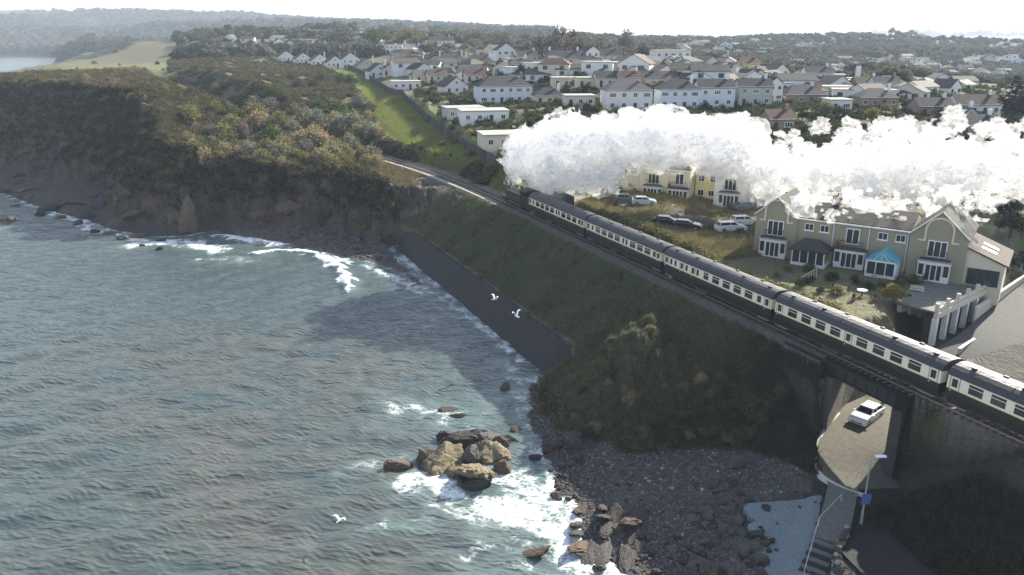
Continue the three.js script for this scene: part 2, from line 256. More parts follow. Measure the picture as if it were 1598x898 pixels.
// ---------- sea: swell in the mesh, chop as relief, silt and foam as the water's own colour ----------
{
  const X0 = -195, X1 = 45, Z0 = -265, Z1 = -40, TW = 2048, TH2 = 1920;
  const seg = (list, w, k) => ({ p: list.map((q) => px0(...q)), w, k });
  const BR = [seg([[340, 369], [372, 373], [405, 377], [442, 385]], 1.5, 1.05), seg([[398, 399], [430, 394], [462, 392], [492, 398], [520, 411], [536, 428], [545, 453]], 1.15, 1.15), seg([[470, 380], [500, 392], [525, 402], [545, 412]], 0.7, 0.8), seg([[212, 382], [250, 378], [290, 377], [338, 390]], 3.2, 0.85), seg([[305, 407], [345, 404], [385, 407]], 2.2, 0.55),
    seg([[75, 330], [130, 347], [140, 360], [185, 366], [220, 377]], 1.6, 0.85), seg([[0, 303], [40, 300], [62, 306]], 2.4, 0.75), seg([[0, 358], [45, 352]], 1.6, 0.5), seg([[572, 415], [608, 430], [636, 446], [650, 458]], 1.6, 0.72), seg([[735, 490], [752, 508], [775, 522], [800, 543], [836, 562]], 1.3, 0.75), seg([[655, 446], [700, 474], [742, 504]], 0.9, 0.62), seg([[618, 634], [650, 636], [700, 650]], 2.3, 0.62), seg([[790, 570], [812, 600], [822, 640]], 2.2, 0.55),
    seg([[558, 738], [590, 722], [612, 715]], 1.0, 0.62), seg([[640, 744], [680, 757], [716, 768]], 1.7, 0.85), seg([[640, 772], [690, 790], [740, 800]], 1.3, 0.5), seg([[790, 745], [830, 765], [862, 792]], 2.6, 0.8), seg([[770, 790], [830, 812], [880, 835], [910, 862], [975, 893]], 2.9, 0.9), seg([[720, 862], [760, 852], [800, 856]], 1.2, 0.6), seg([[585, 822], [610, 816], [660, 818]], 0.9, 0.5), seg([[860, 745], [880, 800], [920, 862], [985, 896]], 1.3, 0.8), seg([[825, 690], [840, 720], [858, 742]], 1.2, 0.55), seg([[730, 895], [800, 890], [900, 893]], 1.4, 0.5), seg([[790, 600], [760, 640], [720, 670]], 1.6, 0.42)];
  const near = (x, z, L) => { let b = 1e9; for (let i = 0; i + 1 < L.p.length; i++) { const a = L.p[i], c = L.p[i + 1], ex = c[0] - a[0], ez = c[1] - a[1], t = clamp(((x - a[0]) * ex + (z - a[1]) * ez) / (ex * ex + ez * ez)); b = Math.min(b, Math.hypot(x - a[0] - ex * t, z - a[1] - ez * t)); } return b; };
  const col = new Uint8Array(TW * TH2 * 4), rg = new Uint8Array(1024 * 960 * 4);
  // shore distance and breaker strength on a coarse grid, filled in between
  const GS = 1, GW = 241, GH = 226, gd = new Float32Array(GW * GH), gf = new Float32Array(GW * GH);
  for (let j = 0; j < GH; j++) for (let i = 0; i < GW; i++) { const x = X0 + i * GS, z = Z0 + j * GS; gd[j * GW + i] = -coast(x, z)[0]; }
  const smp = (g, x, z) => { const a = clamp((x - X0) / GS, 0, GW - 1.01), b = clamp((z - Z0) / GS, 0, GH - 1.01), i = a | 0, j = b | 0, s = a - i, t = b - j, o = j * GW + i; return lerp(lerp(g[o], g[o + 1], s), lerp(g[o + GW], g[o + GW + 1], s), t); };
  const enc = (v) => { v = clamp(v); return 255 * (v <= 0.0031308 ? v * 12.92 : 1.055 * Math.pow(v, 1 / 2.4) - 0.055); };
  const silt = [[300, 560, 26, 0.7], [260, 760, 22, 0.6], [560, 830, 13, 0.85], [600, 560, 9, 0.75], [430, 690, 16, 0.5], [800, 870, 10, 0.5], [480, 560, 14, 0.5]].map(([x, y, w, k]) => [...px0(x, y), w, k]);
  const foamAt = (x, z) => {
    const d = smp(gd, x, z); let I = 0;
    const wx = x + fbm(x / 5, z / 5, 3) * 2.2, wz = z + fbm(x / 5 + 9, z / 5, 3) * 2.2;
    for (const L of BR) { if (Math.abs(x - L.p[0][0]) > 45 && Math.abs(x - L.p[L.p.length - 1][0]) > 45) continue; const q = near(wx, wz, L) / L.w; if (q < 3) I = Math.max(I, L.k * Math.exp(-q * q * 0.8)); }
    const inTex = x > X0 + 3 && x < X1 - 3 && z > Z0 + 3 && z < Z1 - 1;
    if (d < 3.2 && inTex) I = Math.max(I, 0.62 * ss(3.2, 0.2, d) * (0.75 + 0.5 * n2(x / 6, z / 6)));
    if (I < 0.05) return [0, I];
    const a = Math.abs(fbm(x / 2.3 + 3, z / 2.3, 3)), b = Math.abs(fbm(x / 0.95, z / 0.95, 2)), lace = 1 - clamp(Math.min(a * 2.4, b * 1.9 + 0.06));
    return [ss(0.62, 0.98, I * 0.78 + lace * 0.42 - 0.06 + 0.12 * n2(x / 3, z / 3)), I];
  };
  for (let j = 0; j < TH2; j++) for (let i = 0; i < TW; i++) {
    const x = lerp(X0, X1, (i + 0.5) / TW), z = lerp(Z0, Z1, (j + 0.5) / TH2), o = (j * TW + i) * 4;
    let c = [0.052, 0.080, 0.082]; const m = fbm(x / 22, z / 12, 3);
    let s = 0; for (const q of silt) s += q[3] * Math.exp(-((x - q[0]) ** 2 + ((z - q[1]) * 1.3) ** 2) / (q[2] * q[2]));
    s = clamp(s * (0.75 + m));
    c = mix3(c, [0.092, 0.088, 0.074], s * 0.7);
    const d = smp(gd, x, z); c = mix3(c, [0.085, 0.125, 0.12], ss(26, 2, d) * 0.65 * clamp(0.8 + m) * (1 - 0.5 * s));
    if (x > X0 + 2 && x < X1 - 2 && z > Z0 + 2 && z < Z1 - 1) { const [f, I] = foamAt(x, z); c = mix3(c, [0.22, 0.30, 0.30], clamp(I) * 0.55); c = mix3(c, [0.80, 0.82, 0.82], f); if (!((i | j) & 1)) rg[((j >> 1) * 1024 + (i >> 1)) * 4 + 1] = lerp(56, 190, f); } else if (!((i | j) & 1)) rg[((j >> 1) * 1024 + (i >> 1)) * 4 + 1] = 36;
    if (!((i | j) & 1)) rg[((j >> 1) * 1024 + (i >> 1)) * 4 + 3] = 255;
    col[o] = enc(c[0]); col[o + 1] = enc(c[1]); col[o + 2] = enc(c[2]); col[o + 3] = 255;
  }
  const tex = (d, w, h, srgb) => { const t = new THREE.DataTexture(d, w, h); t.magFilter = THREE.LinearFilter; if (srgb) t.colorSpace = THREE.SRGBColorSpace; t.needsUpdate = true; return t; };
  const bump = rep(T_wave, 14, 19);
  const mat = PH(1, 1, 1, 1.0, { map: tex(col, TW, TH2, true), roughnessMap: tex(rg, 1024, 960), ior: 1.52, bumpMap: bump, bumpScale: 0.17 });
  const NA = 640, NR = 640, a0 = -0.95, a1 = 0.5, r0 = 44, r1 = 4200, P = new Float32Array(NA * NR * 3), T = new Float32Array(NA * NR * 2), idx = [];
  for (let j = 0; j < NR; j++) for (let i = 0; i < NA; i++) {
    const t = j / (NR - 1), r = r0 * Math.pow(r1 / r0, t ** 1.15), a = lerp(a0, a1, i / (NA - 1)), x = Math.sin(a) * r, z = -Math.cos(a) * r, o = j * NA + i;
    const k = ss(330, 90, r), sw = x * 0.35 + z * 0.94;
    let y = k * (0.13 * Math.sin(sw / 1.55 + 2.2 * n2(x / 14, z / 14)) + 0.13 * fbm(x / 5 + z / 9, z / 2.6, 3) + 0.10 * Math.sin((x * 0.8 + z * 0.6) / 0.9 + 2 * n2(x / 8 + 4, z / 8)));
    if (r < 300) { for (const q of [0, 1]) { const L = BR[q], e = near(x, z, L); if (e < 5) y += 0.75 * Math.exp(-e * e / 2.2); } const d = smp(gd, x, z); y = lerp(y, y * 0.5 + 0.06, ss(8, 1, d)); }
    P.set([x, y, z], o * 3); T.set([(x - X0) / (X1 - X0), (z - Z0) / (Z1 - Z0)], o * 2);
    if (j && i) idx.push(o - NA - 1, o - NA, o - 1, o - NA, o, o - 1);
  }
  const g = new THREE.BufferGeometry(); g.setAttribute('position', new THREE.BufferAttribute(P, 3)); g.setAttribute('uv', new THREE.BufferAttribute(T, 2)); g.setIndex(idx); g.computeVertexNormals();
  struct('sea', g, mat, 'choppy grey green sea with white foam along the rocks and the wall');
}

// ---------- roads, slipway ----------
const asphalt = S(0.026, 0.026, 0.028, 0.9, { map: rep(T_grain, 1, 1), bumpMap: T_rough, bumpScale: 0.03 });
const concrete = S(0.20, 0.195, 0.18, 0.9, { map: T_grain, bumpMap: T_rough, bumpScale: 0.05 });
function smoothLine(p, n) { return new THREE.CatmullRomCurve3(p.map((q) => new THREE.Vector3(...q)), false, 'centripetal').getPoints(n); }
function ribbon(line, w, lift, thick = 0.14, off = 0) { // a strip with edges along a line of [x, y, z]
  const t = [], uv = [], L = line.map((q, i) => { const a = line[Math.max(0, i - 1)], b = line[Math.min(line.length - 1, i + 1)], dx = b.x - a.x, dz = b.z - a.z, l = Math.hypot(dx, dz) || 1, nx = -dz / l, nz = dx / l; return [[q.x + nx * (off + w / 2), q.y + lift, q.z + nz * (off + w / 2)], [q.x + nx * (off - w / 2), q.y + lift, q.z + nz * (off - w / 2)]]; });
  const dn = (p) => [p[0], p[1] - thick, p[2]], U = (p) => [p[0] / 4, p[2] / 4];
  for (let i = 0; i + 1 < L.length; i++) { const [a, b] = L[i], [c, d] = L[i + 1]; for (const q of [...quad(a, c, d, b), ...quad(a, dn(a), dn(c), c), ...quad(b, d, dn(d), dn(b))]) { t.push(q); uv.push(q.map(U)); } }
  const [a, b] = L[0], [c, d] = L[L.length - 1]; for (const q of [...quad(a, b, dn(b), dn(a)), ...quad(c, dn(c), dn(d), d)]) { t.push(q); uv.push(q.map(U)); }
  return soup(t, uv);
}
const roadLine = (p, n = 60) => smoothLine(p.map(([u, v, y]) => { const [x, z] = W(u, v); return [x, y, z]; }), n);
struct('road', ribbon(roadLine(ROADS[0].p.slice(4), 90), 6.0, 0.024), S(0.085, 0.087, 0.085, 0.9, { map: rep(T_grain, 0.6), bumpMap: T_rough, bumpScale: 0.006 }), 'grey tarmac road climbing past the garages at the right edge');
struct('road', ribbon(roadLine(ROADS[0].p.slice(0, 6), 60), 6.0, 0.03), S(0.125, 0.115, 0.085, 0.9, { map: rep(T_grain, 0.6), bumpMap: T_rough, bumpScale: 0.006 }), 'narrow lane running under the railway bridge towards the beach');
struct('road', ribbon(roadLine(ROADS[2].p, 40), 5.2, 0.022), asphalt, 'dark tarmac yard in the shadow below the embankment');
tag(part('kerb', ribbon(roadLine([[-50.9, 1, 4.5], [-52.5, -2.4, 4.2], [-54.4, -5.2, 3.8], [-56.2, -7.0, 3.5], [-57.8, -7.7, 3.3], [-59.5, -7.4, 3.15], [-61.8, -6.2, 3.08]], 40), 0.26, 0.1, 0.6), S(0.55, 0.53, 0.47)), 'pale kerb curving round the end of the sunlit lane', 'kerb');
// ---------- sea wall, bridge ----------
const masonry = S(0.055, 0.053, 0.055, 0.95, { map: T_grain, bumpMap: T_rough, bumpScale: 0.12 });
{
  const w = thing('sea_wall', 'long dark battered stone sea wall at the foot of the grassy embankment', 'sea wall');
  const t = [], uv = [], prof = [[-17.9, -1.2], [-17.25, 0.3], [-17.13, 0.33], [-16.72, 1.05], [-16.62, 1.07], [-16.22, 1.8], [-16.12, 1.82], [-15.72, 2.55], [-15.62, 2.57], [-15.22, 3.3], [-15.12, 3.32], [-14.78, 4.05], [-14.35, 4.35], [-13.9, 4.3], [-13.9, 1]], us = []; for (let u = -26; u <= 50; u += 1.5) us.push(u);
  const pt = (u, k) => { const [v, y] = prof[k], e = ss(40, 50, u) * 1.6, j = n2(u * 0.7, k * 3) * 0.12; const [x, z] = W(u, v + j + ss(-20, -26, u) * 1.5); return [x, y - (k > 1 ? e : 0) + j * 0.5, z]; };
  for (let i = 0; i + 1 < us.length; i++) for (let k = 0; k + 1 < prof.length; k++) { for (const q of quad(pt(us[i], k), pt(us[i], k + 1), pt(us[i + 1], k + 1), pt(us[i + 1], k))) { t.push(q); uv.push(q.map((p) => [(p[0] - p[2]) / 3, p[1] / 3])); } }
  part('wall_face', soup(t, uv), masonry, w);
  const cs = []; for (let u = -24; u < 44; u += 1.5) { const g = rbox(0, 0, 0, 1.42, 0.22, 0.7, 0.04, 1); g.rotateY(TRACK_YAW); const [x, z] = W(u + 0.75, -14.35 + n2(u, 4) * 0.05); cs.push([g, x, 4.45, z]); }
  const cm = [S(0.11, 0.105, 0.095, 0.9), S(0.14, 0.13, 0.115, 0.9), S(0.09, 0.09, 0.085, 0.9)]; const cg = cs[0][0];
  cs.forEach(([, x, y, z], i) => { part('coping_stone', cg, cm[i % 3], w, [x, y + n2(i, 1) * 0.03, z]); });
}
const trackPt = (u, dv, y) => { const [x, z] = W(u, curve(u) + dv); return new THREE.Vector3(x, y, z); };
const deckSteel = S(0.018, 0.02, 0.018, 0.7, { bumpMap: T_rough, bumpScale: 0.02 });
{
  const b = thing('railway_bridge', 'dark railway underbridge carrying the train over the narrow lane', 'bridge', [W(-53, 0)[0], 0, W(-53, 0)[1]], TRACK_YAW);
  // local x along the track, z to the sea side negative v: z local = v
  part('deck', rbox(0, 10.25, 0, 13.5, 1.1, 4.7, 0.05, 1), deckSteel, b);
  for (const s of [-1, 1]) { const g = part('girder', [box(0, s > 0 ? 9.8 : 10.55, s * 2.5, 13.5, s > 0 ? 2.5 : 1.0, 0.12), box(0, 11.07, s * 2.5, 13.5, 0.08, 0.4), box(0, 9.98, s * 2.5, 13.5, 0.1, 0.4)], deckSteel, b); for (let k = -5; k <= 5; k++) part('stiffener', box(k * 1.2, 10.5, s * 2.6, 0.1, 0.9, 0.2), deckSteel, g); }  // landward girder is deepened, unseen, to shorten the sun patch on the lane
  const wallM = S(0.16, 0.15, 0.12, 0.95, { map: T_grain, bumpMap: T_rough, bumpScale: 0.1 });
  const ab = (u, v0, v1, y0, y1, du) => { // abutment face along the lane, in bridge axes
    const p = ROADS[0].p, cen = (v) => { for (let i = 0; i + 1 < p.length; i++) if (v >= p[i][1] && v <= p[i + 1][1]) return lerp(p[i][0], p[i + 1][0], (v - p[i][1]) / (p[i + 1][1] - p[i][1])); return p[0][0]; };
    const sgn = u, t = [], uvs = [], L = []; for (let k = 0; k <= 8; k++) { const v = lerp(v0, v1, k / 8), c = cen(v) + sgn * 3.35 + 53; L.push([c, v, lerp(y0, y1, Math.abs(k - 4) / 4)]); }
    for (let k = 0; k < 8; k++) { const [a, v, h] = L[k], [c, w, h2] = L[k + 1], q = [[a, 2, v], [a, h, v], [c, h2, w], [c, 2, w]], o = q.map(([x, y, z]) => [x + sgn * du, y, z]); for (const f of [...quad(...q), ...quad(o[0], o[1], o[2], o[3]), ...quad(q[1], o[1], o[2], q[2])]) { t.push(f); uvs.push(f.map((m) => [m[2] / 3, m[1] / 3])); } }
    for (const k of [0, 8]) { const [a, v, h] = L[k]; for (const f of quad([a, 2, v], [a + sgn * du, 2, v], [a + sgn * du, h, v], [a, h, v])) { t.push(f); uvs.push(f.map((m) => [m[0] / 3, m[1] / 3])); } }
    return soup(t, uvs);
  };
  for (const s of [-1, 1]) part('abutment', ab(s, -2.5, 4.6, 9.7, 9.7, 1.1), s > 0 ? wallM : masonry, b);  // right abutment gets darker masonry: its deep shadow is put into the colour
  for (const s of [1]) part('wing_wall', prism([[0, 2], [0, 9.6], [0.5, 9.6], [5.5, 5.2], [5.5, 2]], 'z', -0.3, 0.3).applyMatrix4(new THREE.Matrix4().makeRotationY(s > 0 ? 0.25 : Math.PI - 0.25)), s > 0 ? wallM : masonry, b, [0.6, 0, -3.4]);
}
// ---------- track ----------
{
  const tk = thing('railway_track', 'single railway track running along the top of the embankment', 'railway track');
  const steel = S(0.32, 0.26, 0.22, 0.4, { metalness: 0.6 });
  for (const s of [-0.75, 0.75]) { const L = []; for (let u = -120; u <= 172; u += 4) L.push(trackPt(u, s, RAIL - 0.15)); part('rail', ribbon(L, 0.09, 0.15, 0.16), steel, tk); }
  const sg = rbox(0, 0, 0, 0.26, 0.16, 2.6, 0.02, 1), sm = S(0.12, 0.10, 0.085, 0.9), n = 420, im = new THREE.InstancedMesh(sg, sm, n), mx = new THREE.Matrix4();
  for (let i = 0; i < n; i++) { const u = -118 + i * 0.69, p = trackPt(u, 0, RAIL - 0.2), q = trackPt(u + 1, 0, RAIL - 0.2); mx.makeRotationY(Math.atan2(-(q.z - p.z), q.x - p.x)).setPosition(p); im.setMatrixAt(i, mx); }
  im.name = 'sleepers'; im.userData.kind = 'stuff'; im.castShadow = im.receiveShadow = true; tk.add(im);
  // pale strip on the sea side: sunlight on the track shoulder put into colour
  const tr = thing('painted_sunlit_shoulder', 'pale strip painting the sunlit track shoulder on the sea side', 'cable trough'); const L = []; for (let u = 34; u < 118; u += 4) L.push(trackPt(u, -3.0, RAIL - 0.12)); part('pale_strip', ribbon(L, 0.45, 0.1, 0.3), S(0.38, 0.34, 0.30, 0.9), tr);
}
// ---------- coaches ----------
const CREAM = S(0.72, 0.66, 0.50, 0.45), BROWN = S(0.014, 0.011, 0.009, 0.45), ROOF = S(0.032, 0.034, 0.04, 0.5, { bumpMap: T_rough, bumpScale: 0.02 }), BLACK = S(0.02, 0.02, 0.02, 0.6), IRON = S(0.045, 0.04, 0.035, 0.7), GLASS = PH(0.02, 0.025, 0.028, 0.08, {}), WHITE = S(0.78, 0.78, 0.76, 0.5), TYRE = S(0.02, 0.02, 0.02, 0.85);
const profile = (pts) => { const s = new THREE.Shape(); pts.forEach((p, i) => i ? s.lineTo(...p) : s.moveTo(...p)); return s; };
const along = (pts, len) => new THREE.ExtrudeGeometry(profile(pts), { depth: len, bevelEnabled: false }).translate(0, 0, -len / 2).rotateY(Math.PI / 2);
const frameCache = {};
function winFrame(w, h, t, dpt, mull = 0, trans = 0) { // frame geometry facing +z, centre at the origin
  const k = [w, h, t, dpt, mull, trans].join(); if (frameCache[k]) return frameCache[k];
  const L = [box(0, h / 2 - t / 2, 0, w, t, dpt), box(0, -h / 2 + t / 2, 0, w, t, dpt), box(-w / 2 + t / 2, 0, 0, t, h - 2 * t, dpt), box(w / 2 - t / 2, 0, 0, t, h - 2 * t, dpt)];
  for (let i = 1; i <= mull; i++) L.push(box(-w / 2 + w * i / (mull + 1), 0, 0, t * 0.8, h - 2 * t, dpt * 0.9)); for (let i = 1; i <= trans; i++) L.push(box(0, -h / 2 + h * i / (trans + 1), 0, w - 2 * t, t * 0.7, dpt * 0.8));
  return (frameCache[k] = merge(L));
}
const paneCache = {}; const paneG = (w, h, d = 0.03) => (paneCache[w + ',' + h + ',' + d] ??= new THREE.BoxGeometry(w, h, d));
const coachParts = {
  lower: along([[-1.36, 0.75], [1.36, 0.75], [1.41, 1.35], [1.41, 1.9], [-1.41, 1.9], [-1.41, 1.35]], 19.66), upper: along([[-1.41, 1.9], [1.41, 1.9], [1.37, 3.02], [-1.37, 3.02]], 19.66),
  roof: along([[-1.40, 3.0], [1.40, 3.0], [1.34, 3.25], [1.12, 3.55], [0.75, 3.76], [0.3, 3.86], [-0.3, 3.86], [-0.75, 3.76], [-1.12, 3.55], [-1.34, 3.25]], 19.76),
};
const bogieG = merge([box(0, 0.62, -1.0, 3.4, 0.3, 0.12), box(0, 0.62, 1.0, 3.4, 0.3, 0.12), box(0, 0.66, 0, 0.7, 0.24, 2.2), box(-1.3, 0.5, 1.05, 0.3, 0.36, 0.2), box(1.3, 0.5, 1.05, 0.3, 0.36, 0.2), box(-1.3, 0.5, -1.05, 0.3, 0.36, 0.2), box(1.3, 0.5, -1.05, 0.3, 0.36, 0.2)]);
const wheelsG = merge([cyl(0, 0.46, -0.75, 0.46, 0.46, 0.13, 'z', 20), cyl(0, 0.46, 0.75, 0.46, 0.46, 0.13, 'z', 20), cyl(0, 0.46, 0, 0.08, 0.08, 1.5, 'z', 8)]);
function coach(u, kind, label) {
  const [x, z] = W(u - 2, 0.15), c = thing('railway_coach', label, 'railway coach', [x, RAIL, z], TRACK_YAW, 'chocolate and cream coaches of the train');
  part('lower_body', coachParts.lower, BROWN, c); part('upper_body', coachParts.upper, CREAM, c); part('roof', coachParts.roof, ROOF, c);
  for (let k = -4; k <= 4; k++) if (k) part('roof_vent', rbox(k * 2.1, 3.89, 0.42 * (k % 2 ? 1 : -1), 0.42, 0.14, 0.3, 0.05, 1), ROOF, c);
  for (const k of [-8, -4.8, -1.6, 1.6, 4.8, 8]) part('roof_rib', along([[-1.42, 3.0], [1.42, 3.0], [1.36, 3.26], [1.135, 3.57], [0.76, 3.78], [0.3, 3.88], [-0.3, 3.88], [-0.76, 3.78], [-1.135, 3.57], [-1.36, 3.26]], 0.07), ROOF, c, [k, 0, 0]);
  part('waist_band', [box(0, 1.91, 1.413, 19.6, 0.05, 0.02), box(0, 1.91, -1.413, 19.6, 0.05, 0.02)], S(0.5, 0.36, 0.12, 0.5), c);
  // windows seen along one side: [centre, width, height]
  const open = [[-9.15, 0.5], [-7.3, 1.22], [-5.4, 1.22], [-3.5, 1.22], [-1.6, 1.22], [0, 0.5], [1.6, 1.22], [3.5, 1.22], [5.4, 1.22], [7.3, 1.22], [9.15, 0.5]];
  const comp = [[-9.2, 0.48], [-8.3, 0.6], [-6.7, 1.35], [-4.9, 1.35], [-3.1, 1.35], [-1.55, 0.48], [-0.7, 0.48], [0.9, 1.35], [2.7, 1.35], [4.5, 1.35], [6.3, 1.35], [7.9, 0.48], [9.2, 0.48]];
  const brake = [[9.2, 0.48], [8.2, 0.42], [7.3, 0.42], [6.0, 0.5], [5.0, 0.42], [3.7, 0.5], [2.8, 0.42], [1.2, 0.9], [-0.6, 1.22], [-2.5, 1.22], [-4.4, 1.22], [-6.3, 1.22], [-8.0, 0.6], [-9.2, 0.48]];
  for (const s of [-1, 1]) for (const [wx, ww] of { open, comp, brake }[kind]) {
    const big = ww > 0.8, wh = big ? 0.78 : 0.7, f = part('window', winFrame(ww + 0.1, wh + 0.1, 0.05, 0.04, 0, 0), CREAM, c, [wx, 2.5, s * 1.40]); f.rotation.x = -s * 0.04;
    part('pane', paneG(ww, wh), GLASS, f, [0, 0, s * 0.012]); if (big) part('vent_bar', paneG(ww, 0.05, 0.04), CREAM, f, [0, wh * 0.18, s * 0.015]);
  }
  const doors = kind === 'open' ? [-9.15, 0, 9.15] : kind === 'comp' ? [-9.2, -1.15, 9.2] : [-9.2, 9.2, 6.0, 3.7];
  for (const s of [-1, 1]) for (const dx of doors) { const d = part('door', [box(dx - 0.42, 1.9, s * 1.412, 0.03, 2.2, 0.03), box(dx + 0.42, 1.9, s * 1.412, 0.03, 2.2, 0.03)], IRON, c); part('handle', box(dx + 0.3, 1.75, s * 1.44, 0.12, 0.05, 0.05), WHITE, d); }
  part('underframe', [box(0, 0.62, 0, 19.6, 0.22, 2.3), box(-2.4, 0.42, 0.95, 1.6, 0.42, 0.5), box(2.2, 0.4, -0.95, 2.0, 0.46, 0.5), box(2.6, 0.42, 0.95, 1.1, 0.42, 0.5), cyl(-1, 0.42, -0.8, 0.22, 0.22, 1.5, 'x', 12), bar([-4, 0.3, 0.9], [4, 0.3, 0.9], 0.04), bar([-4, 0.3, -0.9], [4, 0.3, -0.9], 0.04)], IRON, c);
  for (const s of [-1, 1]) {
    const b = part('bogie', bogieG, IRON, c, [s * 7.0, 0, 0]); part('wheelset', wheelsG, BLACK, b, [-1.3, 0, 0]); part('wheelset', wheelsG, BLACK, b, [1.3, 0, 0]);
    part('gangway', rbox(s * 9.98, 1.95, 0, 0.34, 2.2, 1.25, 0.06, 1), BLACK, c);
    for (const q of [-0.87, 0.87]) part('buffer', [cyl(s * 9.95, 0.98, q, 0.09, 0.09, 0.5, 'x', 10), cyl(s * 10.12, 0.98, q, 0.23, 0.23, 0.06, 'x', 14)], IRON, c);
    part('step_board', box(s * 8.7, 0.55, -1.3, 1.6, 0.05, 0.25), S(0.3, 0.28, 0.25), c); part('step_board', box(s * 8.7, 0.55, 1.3, 1.6, 0.05, 0.25), S(0.3, 0.28, 0.25), c);
  }
  return c;
}
const LEN = 20.3;
coach(LEN * 0.5, 'comp', 'brown and cream coach coupled directly behind the locomotive');
coach(-LEN * 0.5, 'comp', 'second brown and cream coach from the locomotive');
coach(-LEN * 1.5, 'brake', 'third coach, with close-set narrow windows towards the engine');
coach(-LEN * 2.5, 'open', 'fourth coach with wide windows, in front of the gabled terrace');
coach(-LEN * 3.5, 'open', 'last coach in view, cut by the edge, over the lane bridge');
// ---------- locomotive ----------
{
  const [x, z] = W(LEN + 4.2, 0.15), g = S(0.018, 0.03, 0.022, 0.35), l = thing('steam_locomotive', 'dark green tank locomotive steaming at the head of the train', 'locomotive', [x, RAIL, z], TRACK_YAW);
  part('boiler', [cyl(1.0, 2.35, 0, 0.78, 0.84, 5.4, 'x', 28), cyl(-2.3, 2.5, 0, 0.95, 0.95, 1.6, 'x', 28)], g, l);
  part('smokebox', [cyl(4.4, 2.32, 0, 0.86, 0.86, 1.5, 'x', 28), cyl(5.18, 2.32, 0, 0.74, 0.86, 0.08, 'x', 28)], BLACK, l);
  part('chimney', new THREE.LatheGeometry([[0.36, 0], [0.27, 0.18], [0.25, 0.55], [0.30, 0.72], [0.30, 0.78], [0.2, 0.78]].map((p) => new THREE.Vector2(...p)), 20), BLACK, l, [4.4, 3.12, 0]);
  part('safety_valve', new THREE.LatheGeometry([[0.3, 0], [0.2, 0.2], [0.18, 0.5], [0.12, 0.56], [0, 0.56]].map((p) => new THREE.Vector2(...p)), 18), S(0.6, 0.42, 0.12, 0.25, { metalness: 0.9 }), l, [0.6, 3.14, 0]);
  for (const s of [-1, 1]) part('side_tank', rbox(0.4, 2.05, s * 1.05, 6.6, 1.35, 0.62, 0.06, 2), g, l);
  const cab = part('cab', [box(-3.6, 2.2, 1.28, 2.0, 1.6, 0.06), box(-3.6, 2.2, -1.28, 2.0, 1.6, 0.06), box(-2.58, 2.6, 0, 0.06, 1.7, 2.56), box(-4.62, 2.6, 0, 0.06, 1.7, 2.56), box(-2.7, 3.2, 1.28, 0.2, 0.5, 0.06), box(-4.5, 3.2, 1.28, 0.2, 0.5, 0.06), box(-2.7, 3.2, -1.28, 0.2, 0.5, 0.06), box(-4.5, 3.2, -1.28, 0.2, 0.5, 0.06)], g, l);
  part('cab_roof', along([[-1.36, 3.42], [1.36, 3.42], [1.0, 3.68], [0.4, 3.8], [-0.4, 3.8], [-1.0, 3.68]], 2.4), BLACK, cab, [-3.6, 0, 0]);
  part('bunker', [rbox(-5.3, 2.0, 0, 1.4, 1.5, 2.5, 0.06, 2)], g, l); part('coal', new THREE.IcosahedronGeometry(0.6, 2).scale(0.9, 0.5, 1.6).translate(-5.3, 2.8, 0), BLACK, l);
  part('running_board', [box(0, 1.28, 0, 11.4, 0.08, 2.6), box(0, 0.85, 0, 10.6, 0.5, 1.1)], BLACK, l);
  part('buffer_beam', [box(5.75, 1.05, 0, 0.12, 0.5, 2.4), box(-6.0, 1.05, 0, 0.12, 0.5, 2.4)], S(0.35, 0.03, 0.02, 0.5), l);
  for (const s of [-1, 1]) { for (const q of [-0.87, 0.87]) part('buffer', [cyl(s * 6.0, 1.05, q, 0.1, 0.1, 0.45, 'x', 10), cyl(s * 6.2, 1.05, q, 0.24, 0.24, 0.06, 'x', 14)], IRON, l); part('cylinder', cyl(4.2, 0.95, s * 1.1, 0.36, 0.36, 1.3, 'x', 16), BLACK, l); part('coupling_rod', box(0.2, 0.7, s * 0.98, 5.0, 0.1, 0.06), S(0.4, 0.4, 0.4, 0.3, { metalness: 0.8 }), l); for (const wx of [-2.3, -0.7, 0.9, 2.5]) part('driving_wheel', cyl(wx, 0.7, s * 0.8, 0.7, 0.7, 0.14, 'z', 24), BLACK, l); part('pony_wheel', cyl(4.4, 0.48, s * 0.8, 0.48, 0.48, 0.14, 'z', 20), BLACK, l); }
}
